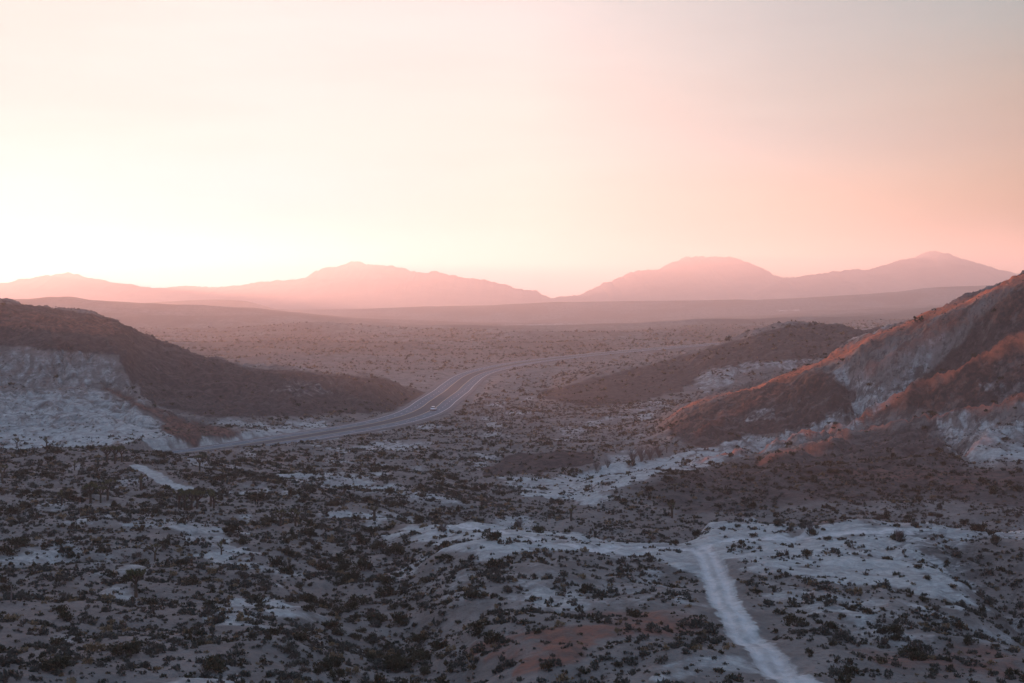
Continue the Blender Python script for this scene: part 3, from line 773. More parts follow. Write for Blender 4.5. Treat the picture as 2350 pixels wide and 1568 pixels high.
ROAD = smooth_poly(ROAD[::4], 10)
M_asph, nt, b = mat('asphalt')
g = nt.nodes.new('ShaderNodeNewGeometry'); n1 = noise(nt, g.outputs['Position'], .25, 5, .7)
nt.links.new(mixc(nt, maprange(nt, n1, .35, .65), (.12, .148, .175), (.155, .188, .218)), b.inputs['Base Color']); b.inputs['Roughness'].default_value = .95; b.inputs['Specular IOR Level'].default_value = .1
M_med, nt, b = mat('dark_asphalt')
g = nt.nodes.new('ShaderNodeNewGeometry'); n1 = noise(nt, g.outputs['Position'], .2, 5, .7)
nt.links.new(mixc(nt, maprange(nt, n1, .35, .65), (.035, .042, .055), (.06, .062, .072)), b.inputs['Base Color']); b.inputs['Roughness'].default_value = .85
M_shld, nt, b = mat('shoulder_asphalt')
g = nt.nodes.new('ShaderNodeNewGeometry'); n1 = noise(nt, g.outputs['Position'], .4, 5, .7)
nt.links.new(mixc(nt, maprange(nt, n1, .35, .65), (.09, .088, .095), (.13, .125, .13)), b.inputs['Base Color']); b.inputs['Roughness'].default_value = .9
M_paint, nt, b = mat('road_paint'); b.inputs['Base Color'].default_value = (.62, .61, .6, 1)
M_yel, nt, b = mat('yellow_road_paint'); b.inputs['Base Color'].default_value = (.55, .42, .2, 1)
V, F, k = strip([(-12.2, -.6), (-11.6, -.02), (-9.2, 0), (-3.2, .03), (3.2, .03), (9.2, 0), (11.6, -.02), (12.2, -.6)], 0)
fm = np.tile([2, 2, 0, 1, 0, 2, 2], len(F) // 7)
road = tag(link('highway', new_mesh('highway', V, F[:, ::-1], [M_asph, M_med, M_shld], fm)), 'grey divided highway curving through the valley', 'highway', kind='structure')
for o, mm in ((-9.1, M_paint), (-3.1, M_yel), (3.1, M_yel), (9.1, M_paint)):
    V, F, k = strip([(o - .14, 0), (o + .14, 0)], .045)
    link('edge_line', new_mesh('edge_line', V, F[:, ::-1], mm), road)
for o in (-6.1, 6.1):
    V, F, k = strip([(o - .09, 0), (o + .09, 0)], .045)
    F = F[(np.arange(len(F)) % 3) == 0]
    link('lane_dashes', new_mesh('lane_dashes', V, F[:, ::-1], M_paint), road)


# ------------------------------------------------------------------ car (seen from behind)
def loft(secs):
    """secs: list of rings of equal length (k,3) -> V,F quads with end caps"""
    V = np.concatenate(secs); n = len(secs); k = len(secs[0])
    F = []
    for i in range(n - 1):
        for j in range(k):
            F.append((i * k + j, i * k + (j + 1) % k, (i + 1) * k + (j + 1) % k, (i + 1) * k + j))
    return V, F


def car(x, y, z, rot):
    root = bpy.data.objects.new('car', None); C.objects.link(root)
    root.location = (x, y, z); root.scale = (1.15, 1.15, 1.15); root.rotation_euler = (0, 0, rot)
    tag(root, 'small light silver car driving away on the highway', 'car')
    Mb, nt, b = mat('silver_paint'); b.inputs['Base Color'].default_value = (.85, .86, .88, 1); b.inputs['Metallic'].default_value = .3; b.inputs['Roughness'].default_value = .25; b.inputs['Coat Weight'].default_value = .6
    Mg, nt, b = mat('car_glass'); b.inputs['Base Color'].default_value = (.015, .018, .02, 1); b.inputs['Roughness'].default_value = .06
    Mt, nt, b = mat('tyre_rubber'); b.inputs['Base Color'].default_value = (.02, .02, .02, 1)
    Mr, nt, b = mat('alloy'); b.inputs['Base Color'].default_value = (.5, .5, .52, 1); b.inputs['Metallic'].default_value = .9; b.inputs['Roughness'].default_value = .35
    Ml, nt, b = mat('red_lens'); b.inputs['Base Color'].default_value = (.35, .02, .02, 1); b.inputs['Roughness'].default_value = .2
    Mh, nt, b = mat('clear_lens'); b.inputs['Base Color'].default_value = (.7, .7, .7, 1); b.inputs['Roughness'].default_value = .1
    Mp, nt, b = mat('dark_trim'); b.inputs['Base Color'].default_value = (.03, .03, .035, 1)

    def sect(yy, w, z0, z1, r=.12):
        # rounded rectangle ring in xz, 16 points
        pts = []
        for q, (cx_, cz_) in enumerate(((w - r, z1 - r), (-w + r, z1 - r), (-w + r, z0 + r), (w - r, z0 + r))):
            for a in range(4):
                an = math.radians(90 * q + 30 * a)
                pts.append((cx_ + r * math.cos(an), yy, cz_ + r * math.sin(an)))
        return np.array(pts)
    # lower body, nose (+y) to tail (-y)
    V, F = loft([sect(-2.32, .70, .42, .80), sect(-2.25, .86, .30, 1.0), sect(-1.9, .91, .26, 1.05), sect(-1.2, .92, .24, .98), sect(0, .92, .24, .96), sect(1.0, .92, .24, .95), sect(1.7, .90, .26, .88), sect(2.15, .84, .28, .76), sect(2.3, .68, .36, .62)])
    bm = [tuple(reversed(range(16))), tuple(range(16 * 8, 16 * 9))]
    me = bpy.data.meshes.new('body'); me.from_pydata([tuple(v) for v in V], [], F + bm); me.materials.append(Mb)
    for p in me.polygons: p.use_smooth = len(p.vertices) == 4
    link('body', me, root)
    V, F = loft([sect(-1.85, .70, .95, 1.05, .04), sect(-1.35, .66, .93, 1.42, .10), sect(-.6, .65, .93, 1.50, .12), sect(.2, .66, .93, 1.47, .12), sect(1.15, .76, .92, 1.0, .03)])
    me = bpy.data.meshes.new('window'); me.from_pydata([tuple(v) for v in V], [], F + [tuple(reversed(range(16))), tuple(range(64, 80))]); me.materials.append(Mg)
    for p in me.polygons: p.use_smooth = True
    link('window', me, root)
    V, F = loft([sect(-1.52, .60, 1.40, 1.45, .02), sect(-1.2, .64, 1.40, 1.50, .04), sect(-.6, .65, 1.43, 1.54, .05), sect(.25, .63, 1.41, 1.51, .05), sect(.45, .58, 1.38, 1.44, .02)])
    me = bpy.data.meshes.new('roof'); me.from_pydata([tuple(v) for v in V], [], F + [tuple(reversed(range(16))), tuple(range(64, 80))]); me.materials.append(Mb)
    for p in me.polygons: p.use_smooth = True
    link('roof', me, root)

    def box(nm, x0, x1, y0, y1, z0, z1, mt, par=root):
        v = [(a, b_, c_) for a in (x0, x1) for b_ in (y0, y1) for c_ in (z0, z1)]
        f = [(0, 1, 3, 2), (4, 6, 7, 5), (0, 4, 5, 1), (2, 3, 7, 6), (0, 2, 6, 4), (1, 5, 7, 3)]
        m_ = bpy.data.meshes.new(nm); m_.from_pydata(v, [], f); m_.materials.append(mt); return link(nm, m_, par)
    for s in (-1, 1):
        box('tail_light', s * .52, s * .83, -2.30, -2.2, .74, .92, Ml)
        box('headlight', s * .5, s * .78, 2.15, 2.27, .56, .68, Mh)
        box('wing_mirror', s * .92, s * 1.05, .75, .9, .95, 1.08, Mb)
    box('rear_bumper', -.82, .82, -2.36, -2.24, .34, .52, Mp)
    box('number_plate', -.26, .26, -2.35, -2.31, .60, .72, Mh)
    for sx_ in (-.82, .82):
        for yy in (-1.42, 1.42):
            w = bpy.data.objects.new('wheel', None); C.objects.link(w); w.parent = root; w.location = (sx_, yy, .33)
            for nm, R0, hw, mt in (('tyre', .33, .11, Mt), ('rim', .21, .118, Mr)):
                n = 24
                v = [(sg * hw * e, R * math.cos(2 * math.pi * i / n), R * math.sin(2 * math.pi * i / n)) for sg, R, e in ((-1, R0 * .93, 1), (-1, R0, .7), (1, R0, .7), (1, R0 * .93, 1)) for i in range(n)]
                f = [(q * n + i, q * n + (i + 1) % n, (q + 1) * n + (i + 1) % n, (q + 1) * n + i) for q in range(3) for i in range(n)] + [tuple(reversed(range(n))), tuple(range(3 * n, 4 * n))]
                m_ = bpy.data.meshes.new(nm); m_.from_pydata(v, [], f); m_.materials.append(mt); link(nm, m_, w)
    return root


# right carriageway, left lane: centreline + 4.7 m
k = int(np.argmin(np.abs(ROAD[:, 1] - 603)))
tgx, tgy = ROAD[k + 1, 0] - ROAD[k - 1, 0], ROAD[k + 1, 1] - ROAD[k - 1, 1]; ln = math.hypot(tgx, tgy)
car(ROAD[k, 0] + tgy / ln * 4.4, ROAD[k, 1] - tgx / ln * 4.4, ROAD[k, 2] + .03, math.atan2(tgy, tgx) - math.pi / 2)


# ------------------------------------------------------------------ plants: templates
def rot_tris(rng, centers, size, n, up=.0, elong=1.0, outward=None):
    """n small leaf-sized triangles at centres"""
    a = rng.normal(size=(n, 3)); a[:, 2] += up
    if outward is not None: a = a * .55 + outward * 1.0
    a /= np.linalg.norm(a, axis=1)[:, None]
    b = np.cross(a, rng.normal(size=(n, 3))); b /= np.linalg.norm(b, axis=1)[:, None]
    s = size if np.ndim(size) else np.full(n, size)
    s = s[:, None]
    v = np.stack([centers - b * s * .5, centers + b * s * .5, centers + a * s * elong], 1)
    return v.reshape(-1, 3)


def bush_template(seed, n, h=.75, leaf=.28, clumps=7, loose=.0, stems=0):
    """unit-radius bush: clumped leafy twigs in an uneven dome; returns V (3n,3), tint per vertex, is_stem per tri"""
    rng = np.random.default_rng(seed)
    ca = rng.uniform(0, 2 * math.pi, clumps); cr = np.sqrt(rng.uniform(.05, 1, clumps)) * .68; chh = h * (rng.uniform(.5, 1.0, clumps)) * (1 - .45 * cr)
    rad = rng.uniform(.24, .42, clumps)
    k = rng.integers(0, clumps, n)
    d = rng.normal(size=(n, 3)); d /= np.linalg.norm(d, axis=1)[:, None]
    rr_ = rad[k] * rng.uniform(.45, 1.0 + loose, n)
    c0 = np.stack([np.cos(ca) * cr, np.sin(ca) * cr, chh - rad * .6], 1)
    P_ = c0[k] + d * rr_[:, None] * np.array([1, 1, .95])
    P_[:, 2] = np.abs(P_[:, 2]) + .02
    outw = P_ / np.maximum(np.linalg.norm(P_, axis=1)[:, None], .1)
    V = rot_tris(rng, P_, leaf * rng.uniform(.6, 1.3, n), n, elong=1.3, outward=outw)
    tint = np.repeat(np.clip(.25 + .5 * rng.random(clumps)[k] + .25 * rng.random(n), 0, 1), 3)
    st = np.zeros(n, int)
    if stems:
        sa = rng.uniform(0, 2 * math.pi, stems); sl_ = rng.uniform(.6, 1.1, stems)
        tip = np.stack([np.cos(sa) * sl_ * .75, np.sin(sa) * sl_ * .75, h * sl_ * rng.uniform(.7, 1.15, stems)], 1)
        bs = tip * .06; bs[:, 2] = -.15
        side = np.stack([-np.sin(sa), np.cos(sa), 0 * sa], 1) * .022
        SV = np.stack([bs - side, bs + side, tip], 1).reshape(-1, 3)
        V = np.r_[V, SV]; tint = np.r_[tint, np.full(3 * stems, .4)]; st = np.r_[st, np.ones(stems, int)]
    return V.astype(np.float32), tint.astype(np.float32), st


def scatter_mesh(name, temps, pos, scl, hs, mats_idx, mats):
    """one mesh with many plants"""
    Vs, Ts, Ms = [], [], []
    rng = np.random.default_rng(3)
    which = rng.integers(0, len(temps), len(pos)); rot = rng.uniform(0, 2 * math.pi, len(pos)); bt = rng.random(len(pos))
    for q, (V, T, S) in enumerate(temps):
        ii = np.nonzero(which == q)[0]
        if not len(ii): continue
        c_, s_ = np.cos(rot[ii])[:, None], np.sin(rot[ii])[:, None]
        x = V[None, :, 0]; y = V[None, :, 1]
        o = np.stack([(x * c_ - y * s_) * scl[ii, None], (x * s_ + y * c_) * scl[ii, None], V[None, :, 2] * (scl[ii] * hs[ii])[:, None]], -1) + pos[ii][:, None, :]
        Vs.append(o.reshape(-1, 3)); Ts.append((np.clip(T[None] * .6 + bt[ii, None] * .4, 0, 1)).ravel())
        mi = mats_idx[ii]
        Ms.append(np.where(S[None, :] == 1, len(mats) - 1, mi[:, None]).ravel())
    V = np.concatenate(Vs); T = np.concatenate(Ts); M = np.concatenate(Ms)
    return new_mesh(name, V, np.arange(len(V)).reshape(-1, 3), mats, fm=M, tint=T)


TREES = [  # x, y base, height on the sheet, variant, label
    (245, 1062, 36, 3, 'Joshua tree at the left of the dense clump before the pale hill foot'),
    (264, 1065, 40, 5, 'tall Joshua tree in the middle of the dense clump before the pale hill foot'),
    (279, 1061, 36, 6, 'Joshua tree at the right of the dense clump, nearest the short dirt track'),
    (171, 1080, 22, 2, 'short Joshua tree left of the dense clump'),
    (208, 1155, 45, 3, 'broad Joshua tree below the dense clump, leftmost of three'),
    (231, 1155, 36, 1, 'Joshua tree in the middle of three below the dense clump'),
    (247, 1149, 45, 0, 'tall slim Joshua tree, rightmost of three below the dense clump'),
    (142, 1160, 32, 2, 'small lone Joshua tree left of the row of three'),
    (324, 1125, 36, 4, 'forked Joshua tree just below the short dirt track'),
    (458, 1080, 34, 0, 'Joshua tree right of the short dirt track near the highway'),
    (412, 1168, 44, 1, 'leftmost of the four Joshua trees below the short dirt track'),
    (425, 1171, 42, 0, 'second Joshua tree of the four below the short dirt track'),
    (440, 1170, 46, 6, 'third Joshua tree of the four below the short dirt track'),
    (453, 1168, 42, 3, 'rightmost of the four Joshua trees below the short dirt track'),
    (484, 1163, 38, 4, 'left one of the close pair of Joshua trees right of the four'),
    (491, 1166, 38, 2, 'right one of the close pair of Joshua trees right of the four'),
    (644, 1208, 36, 0, 'left Joshua tree of the pair on the middle plain above the ravine'),
    (678, 1209, 40, 2, 'right Joshua tree of the pair on the middle plain above the ravine'),
    (107, 1030, 24, 2, 'small Joshua tree on the plain edge against the pale hill foot'),
    (39, 1030, 24, 6, 'dense small Joshua tree on the plain edge near the left border'),
    (5, 1107, 38, 1, 'Joshua tree at the very left border'),
    (356, 1288, 36, 0, 'Joshua tree between pale patches on the left plain'),
    (312, 1372, 62, 5, 'large bushy Joshua tree low on the left plain'),
    (508, 1274, 28, 2, 'short Joshua tree beside the pale streak on the left plain'),
    (859, 1196, 34, 7, 'lone yellow-green Joshua tree with a single head beside the white patch'),
    (1542, 1189, 34, 4, 'forked Joshua tree behind the dirt track junction'),
    (1549, 1128, 18, 7, 'tiny Joshua tree high on the knoll behind the junction'),
    (1311, 1196, 35, 4, 'thin Joshua tree behind the pale crest, below the white wash'),
    (1172, 1030, 20, 2, 'small distant Joshua tree above the dark wash bank'),
    (1530, 1040, 16, 0, 'tiny distant Joshua tree beside the white wash')]
TREE_SPOTS = [on_ground(t[0], t[1])[:2] for t in TREES]


def cover_density(X, Y, Z):
    cl, rd, br = zones(X, Y, Z)
    n = fbm(X / 11, Y / 11, 301, 3)
    D = np.clip(.62 + .85 * n, .10, 1.15) * (1 - np.where(Y < 260, .93, .86) * sstep(.35, .85, cl))
    D *= (1 - .35 * rd) * (1 - .8 * (br > 1.05))
    D *= np.where(Y > 640, .35 + 1.1 * sstep(-.2, .5, fbm(X / 95, Y / 60, 305, 3)), 1)
    m = (Y > 340) & (Y < 1450)
    d = np.full(X.shape, 99.0)
    if m.any(): d[m], _, _ = seg_dist(X[m], Y[m], ROADPTS)
    D *= (d > 14.2)
    for pts, hw in TRACKS:
        d, _, _ = seg_dist(X, Y, [tuple(p) for p in pts]); D *= sstep(hw * 1.1, hw * 2.2, d)
    for tx, ty in TREE_SPOTS:
        D *= 1 - .85 * ((np.abs(X - tx) < 1.6) & (Y - ty < 1.2) & (ty - Y < 5))
    return D


def sample(n, y0, y1, tm=.42):
    Y = np.sqrt(RNG.uniform(y0 ** 2, y1 ** 2, n)); X = RNG.uniform(-tm, tm, n) * Y
    return X, Y


# ---- low scrub
n = 72000
X, Y = sample(n, 88, 350); Z = height(X, Y); D = cover_density(X, Y, Z)
keep = RNG.random(n) < D * .8 * (1 + .45 * (X < 0))
X, Y, Z = X[keep], Y[keep], Z[keep]
S = np.exp(RNG.normal(math.log(.255), .5, len(X))); S = np.clip(S, .14, .85)
near_pts = np.c_[X, Y, Z - .03]; near_s = S; near_h = RNG.uniform(1.0, 1.5, len(X))
rank = np.argsort(-(near_s / Y + (np.abs(X / Y) > .355) * -9))          # largest in the picture first
sxp, syp = unray(X, Y, Z)
inview = (sxp > 5) & (sxp < 2345) & (syp < 1562)
rank = rank[inview[rank]]
first = rank[:300]
rest = np.ones(len(X), bool); rest[first] = False
mi = (RNG.random(len(X)) < .10).astype(int)        # some are straw coloured
T90 = [bush_template(100 + i, 80, h=.8, leaf=.30, clumps=6) for i in range(6)]
me = scatter_mesh('low_scrub', T90, near_pts[rest], near_s[rest], near_h[rest], np.where(mi[rest] == 1, 1, 2 * (RNG.random(int(rest.sum())) < .28)), [M_scrub, M_straw, M_creo, M_stem])
tag(link('low_scrub', me), 'countless small grey and brown scrub clumps covering the foreground ground', 'scrub', kind='stuff')

n = 150000
X, Y = sample(n, 350, 640); Z = height(X, Y); D = cover_density(X, Y, Z)
keep = RNG.random(n) < D * .42
X, Y, Z = X[keep], Y[keep], Z[keep]
_l, _r, _m = hill_masks(X, Y, Z)
S = np.clip(np.exp(RNG.normal(math.log(.34), .4, len(X))), .15, .95) * (1 - .45 * np.maximum(_l, _r))
T24 = [bush_template(200 + i, 26, h=.8, leaf=.55, clumps=5) for i in range(5)]
me = scatter_mesh('hillside_scrub', T24, np.c_[X, Y, Z - .03], S, RNG.uniform(.7, 1.2, len(X)), np.digitize(RNG.random(len(X)), (.60, .78)), [M_scrub, M_straw, M_creo, M_stem])
tag(link('hillside_scrub', me), 'fine scrub covering the valley floor and hillsides around the highway', 'scrub', kind='stuff')

n = 125000
X, Y = sample(n, 640, 2000, .40); Z = height(X, Y); D = cover_density(X, Y, Z)
keep = RNG.random(n) < D * .9 * np.clip(900 / Y, .3, 1) ** 1.6
X, Y, Z = X[keep], Y[keep], Z[keep]
S = np.clip(np.exp(RNG.normal(math.log(.50), .45, len(X))), .2, 1.5) * np.clip(Y / 900, 1, 1.5)
T10 = [bush_template(300 + i, 11, h=.85, leaf=.95, clumps=4) for i in range(5)]
me = scatter_mesh('plain_scrub', T10, np.c_[X, Y, Z - .05], S, RNG.uniform(.7, 1.2, len(X)), np.digitize(RNG.random(len(X)), (.55, .8)), [M_scrub, M_straw, M_creo, M_stem])
tag(link('plain_scrub', me), 'distant scrub dotting the plain beyond the bend of the highway', 'scrub', kind='stuff')

# ---- zone phrases for labels
ZONE = [
    (lambda x, y, Y: Y > 330, 'on the valley slope far behind the pale crest'),
    (lambda x, y, Y: y < 1195 and x > 1000, 'on the valley floor behind the pale crest'),
    (lambda x, y, Y: y < 1120, 'on the far edge of the left plain'),
    (lambda x, y, Y: y < 1200, 'among the Joshua trees on the left plain'),
    (lambda x, y, Y: x > 1670 and y < 1290, 'on the pale crest right of the dirt track junction'),
    (lambda x, y, Y: x > 950 and y < 1290, 'on the pale crest left of the dirt track junction'),
    (lambda x, y, Y: x > 1700 and y < 1420, 'on the pale slope right of the dirt track'),
    (lambda x, y, Y: x > 1700, 'on the reddish slope right of the dirt track'),
    (lambda x, y, Y: x > 1050 and y < 1400, 'on the sandy slope left of the dirt track'),
    (lambda x, y, Y: x > 1050, 'on the red soil left of the dirt track'),
    (lambda x, y, Y: x > 700, 'in the brushy ravine left of the red soil'),
    (lambda x, y, Y: y < 1330, 'among pale patches on the left plain'),
    (lambda x, y, Y: x > 350, 'on the left plain beside the ravine'),
    (lambda x, y, Y: True, 'in the bottom left corner of the left plain'),
]


def zone(x, y, Y):
    for f, s in ZONE:
        if f(x, y, Y): return s


def bush_object(seed, n, name, matl, h, leaf, clumps, stems):
    V, T, S = bush_template(seed, n, h=h, leaf=leaf, clumps=clumps, stems=stems, loose=.25)
    fi = np.arange(len(V)).reshape(-1, 3)
    A = fi[S == 0]; B = fi[S == 1]
    lm = new_mesh('foliage', V[A.ravel()], np.arange(A.size).reshape(-1, 3), matl, tint=T[A.ravel()])
    sm = new_mesh('stems', V[B.ravel()], np.arange(B.size).reshape(-1, 3), M_stem, tint=T[B.ravel()])
    return lm, sm


SAGE = [bush_object(400 + i, 150, 'low_bush', M_scrub, .8, .22, 7, 10) for i in range(8)]
SAGE_S = [bush_object(430 + i, 150, 'low_bush', M_straw, .8, .22, 7, 10) for i in range(3)]


def plant(name, meshes, x, y, z, s, hs, label, cat, group, rot=None, parts=('foliage', 'stems')):
    r = bpy.data.objects.new(name, None); C.objects.link(r)
    r.location = (x, y, z); r.scale = (s, s, s * hs); r.rotation_euler = (0, 0, random.uniform(0, 6.28) if rot is None else rot)
    r.empty_display_size = .2
    tag(r, label, cat, group)
    for nm, me in zip(parts, meshes): link(nm, me, r)
    return r


for i in first:
    x, y, z = near_pts[i]; px, py = unray(x, y, z)
    zn = zone(px, py, y)
    straw = mi[i] == 1
    m_ = random.choice(SAGE_S if straw else SAGE)
    kind_ = 'straw-coloured' if straw else ('grey-brown' if near_s[i] < .62 else 'larger grey-brown')
    plant('low_bush', m_, float(x), float(y), float(z), float(near_s[i]), float(near_h[i]), f'{kind_} low bush {zn}', 'low bush', f'{kind_} low bushes {zn}')

# ---- creosote and other large dark bushes
CREO = [bush_object(500 + i, 420, 'creosote_bush', M_creo, 1.0, .15, 11, 26) for i in range(9)]
NOTED = [(835, 1250, 42), (872, 1262, 48), (905, 1266, 42), (1130, 1238, 55), (1015, 1220, 30), (1185, 1212, 26), (955, 1200, 46), (310, 1330, 48), (442, 1342, 42), (150, 1425, 52), (290, 1505, 90),
         (1095, 1450, 58), (1255, 1535, 44), (962, 1475, 56), (925, 1535, 70), (480, 1545, 90), (130, 1540, 90), (800, 1400, 50), (865, 1430, 60), (790, 1300, 50), (738, 1308, 42), (633, 1298, 45),
         (1735, 1362, 34), (1852, 1278, 36), (1963, 1274, 17), (2060, 1243, 44), (2108, 1305, 28), (2128, 1330, 24), (1650, 1440, 22), (1990, 1408, 30), (1862, 1228, 36), (1692, 1210, 18), (1788, 1208, 26),
         (1482, 1225, 25), (592, 1150, 60), (40, 1255, 70), (12, 1275, 60), (30, 1180, 42), (1424, 1305, 17), (1240, 1290, 22), (1552, 1248, 30), (1602, 1230, 32), (2285, 1245, 32), (1888, 1218, 15),
         (560, 1250, 32), (1730, 1232, 24), (1900, 1240, 26), (1095, 1310, 26), (1170, 1330, 22), (1340, 1360, 24), (1230, 1380, 34), (690, 1470, 52), (760, 1530, 60), (1010, 1490, 44), (1420, 1530, 30),
         (2030, 1455, 36), (2230, 1480, 40), (1560, 1480, 26), (2180, 1390, 26), (600, 1395, 34), (240, 1270, 28), (1955, 1398, 26), (1880, 1432, 24), (2085, 1370, 18), (1480, 1335, 18), (1155, 1378, 24)]
big = []
for x, y, w in NOTED:
    a, b_, c_ = on_ground(x, y)
    big.append((a, b_, c_, .5 * w / FP * b_ * .92))
n = 9000
X, Y = sample(n, 92, 420, .40); Z = height(X, Y); cl, rd, br = zones(X, Y, Z)
rav = W((640, 240, 1195, 0), (800, 190, 1290, 0), (860, 160, 1395, 0), (950, 118, 1560, 0), (1000, 95, 1680, 0))
dr, _, _ = seg_dist(X, Y, rav)
pl = sstep(.1, .6, fbm(X / 20, Y / 20, 333, 2) + .2)
D = (.03 + .09 * pl + .55 * np.exp(-(dr / 6) ** 2) + .10 * ((Y > 250) & (X < -10))) * (1 - .8 * sstep(.35, .8, cl))
for pts, hw in TRACKS:
    d, _, _ = seg_dist(X, Y, [tuple(p) for p in pts]); D *= (d > hw + 1.5)
keep = RNG.random(n) < D
X, Y, Z = X[keep], Y[keep], Z[keep]
S = np.clip(np.exp(RNG.normal(math.log(.85), .28, len(X))), .5, 1.6)
sxp, syp = unray(X, Y, Z)
vis = (sxp > 0) & (sxp < 2350) & (syp < 1568) & (np.abs(X / Y) < .37)
o = np.argsort(-(S / Y) * vis)
nb = 300 - len(big)
for i in o[:nb]: big.append((X[i], Y[i], Z[i], S[i]))
restm = np.ones(len(X), bool); restm[o[:nb]] = False
for j, (x, y, z, s) in enumerate(big):
    px, py = unray(x, y, z); zn = zone(px, py, y)
    sz = 'wide' if s > 1.15 else ('rounded' if s > .8 else 'small')
    plant('creosote_bush', random.choice(CREO), float(x), float(y), float(z) - .05, float(s), random.uniform(.8, 1.15), f'{sz} dark bush {zn}', 'bush', f'{sz} dark bushes {zn}')
n = 14000
X2, Y2 = sample(n, 300, 900, .40); Z2 = height(X2, Y2); D = cover_density(X2, Y2, Z2)
keep = RNG.random(n) < D * .22 * (1 - .65 * np.maximum(*hill_masks(X2, Y2, Z2)[:2])) * (1 - .7 * sstep(600, 800, Y2))
X2, Y2, Z2 = X2[keep], Y2[keep], Z2[keep]
S2 = np.clip(np.exp(RNG.normal(math.log(.8), .3, len(X2))), .4, 1.6)
allp = np.r_[np.c_[X, Y, Z][restm], np.c_[X2, Y2, Z2]]; alls = np.r_[S[restm], S2]
T60 = [bush_template(600 + i, 70, h=.95, leaf=.36, clumps=8, loose=.2) for i in range(5)]
me = scatter_mesh('dark_brush', T60, allp, alls, RNG.uniform(.8, 1.1, len(allp)), np.zeros(len(allp), int), [M_creo, M_stem])
tag(link('dark_brush', me), 'scattered smaller dark bushes across the valley beyond the crest', 'brush', kind='stuff')


# ---- Joshua trees
def tube(p0, p1, r0, r1, n=7):
    p0 = np.array(p0); p1 = np.array(p1); d = p1 - p0; d = d / np.linalg.norm(d)
    a = np.cross(d, [.3, .9, .1]); a /= np.linalg.norm(a); b_ = np.cross(d, a)
    an = np.linspace(0, 2 * math.pi, n, endpoint=False)
    ring = lambda p, r: p + r * (np.cos(an)[:, None] * a + np.sin(an)[:, None] * b_)
    V = np.r_[ring(p0, r0), ring(p1, r1)]
    return V, [(i, (i + 1) % n, n + (i + 1) % n, n + i) for i in range(n)]


def joshua(seed, nheads, dense=1.0, lean=0.0):
    rng = random.Random(seed)
    VV, FF, heads = [], [], []
    def add(p0, p1, r0, r1):
        V, F = tube(p0, p1, r0, r1); o_ = sum(len(v) for v in VV); VV.append(V); FF.extend([tuple(q + o_ for q in f) for f in F])
    def grow(p, d, r, lvl):
        ln_ = rng.uniform(.13, .2) * (1.3 if lvl == 0 else 1)
        if lvl == 0: ln_ = .42 * rng.uniform(.9, 1.2)
        q = (p[0] + d[0] * ln_, p[1] + d[1] * ln_, p[2] + d[2] * ln_)
        mid = ((p[0] + q[0]) / 2 + rng.uniform(-.015, .015), (p[1] + q[1]) / 2 + rng.uniform(-.015, .015), (p[2] + q[2]) / 2)
        add(p, mid, r, r * .9); add(mid, q, r * .9, r * .8)
        if lvl >= 3 or (len(heads) + 1 >= nheads and lvl > 0) or (lvl > 0 and rng.random() < .22):
            heads.append((q, d)); return
        k_ = 3 if lvl == 0 and nheads > 3 else (2 if nheads > 1 else 1)
        a0 = rng.uniform(0, 6.28)
        for i in range(k_):
            a = a0 + i * 6.28 / k_ + rng.uniform(-.4, .4); sp = rng.uniform(.45, .85)
            nd_ = (d[0] * .5 + math.cos(a) * sp, d[1] * .5 + math.sin(a) * sp, .85)
            l_ = math.sqrt(sum(c * c for c in nd_)); grow(q, tuple(c / l_ for c in nd_), r * .72, lvl + 1)
    grow((0, 0, -.04), (lean, 0, 1), .055, 0)
    V = np.concatenate(VV)
    # shag skirts of dead leaves and the blade heads, as thin spikes
    nr_ = np.random.default_rng(seed)
    cv, ct = [], []
    for (q, d) in heads:
        k_ = int(70 * dense); d = np.array(d)
        dirs = nr_.normal(size=(k_, 3)); dirs /= np.linalg.norm(dirs, axis=1)[:, None]; dirs = dirs + d * .45; dirs /= np.linalg.norm(dirs, axis=1)[:, None]
        c0 = np.array(q) - d * nr_.uniform(-.03, .07, k_)[:, None]
        s = np.cross(dirs, nr_.normal(size=(k_, 3))); s /= np.linalg.norm(s, axis=1)[:, None]
        L_ = nr_.uniform(.07, .12, k_)[:, None]
        cv.append(np.stack([c0 + dirs * .015 - s * .009, c0 + dirs * .015 + s * .009, c0 + dirs * L_], 1).reshape(-1, 3)); ct.append(np.repeat(nr_.random(k_), 3))
    cv = np.concatenate(cv); ct = np.concatenate(ct)
    top = max(V[:, 2].max(), cv[:, 2].max())
    V = V / top; cv = cv / top
    return (new_mesh('trunk', V, np.array(FF), M_bark, smooth=True), new_mesh('crown', cv, np.arange(len(cv)).reshape(-1, 3), M_blade, tint=ct))


JT = [joshua(1, 9), joshua(2, 12), joshua(3, 6), joshua(4, 14, 1.2), joshua(5, 4), joshua(6, 16, 1.2), joshua(8, 10, 1.1), joshua(9, 2)]
for x, y, hp, v, lab in TREES:
    a, b_, c_ = on_ground(x, y)
    h_ = hp / FP * b_ * 1.12
    r = bpy.data.objects.new('joshua_tree', None); C.objects.link(r)
    r.location = (a, b_, c_); r.scale = (h_ * 1.1, h_ * 1.1, h_); r.rotation_euler = (0, 0, random.uniform(0, 6.28))
    tag(r, lab, 'Joshua tree', 'Joshua trees on the desert floor')
    link('trunk', JT[v][0], r); link('crown', JT[v][1], r)


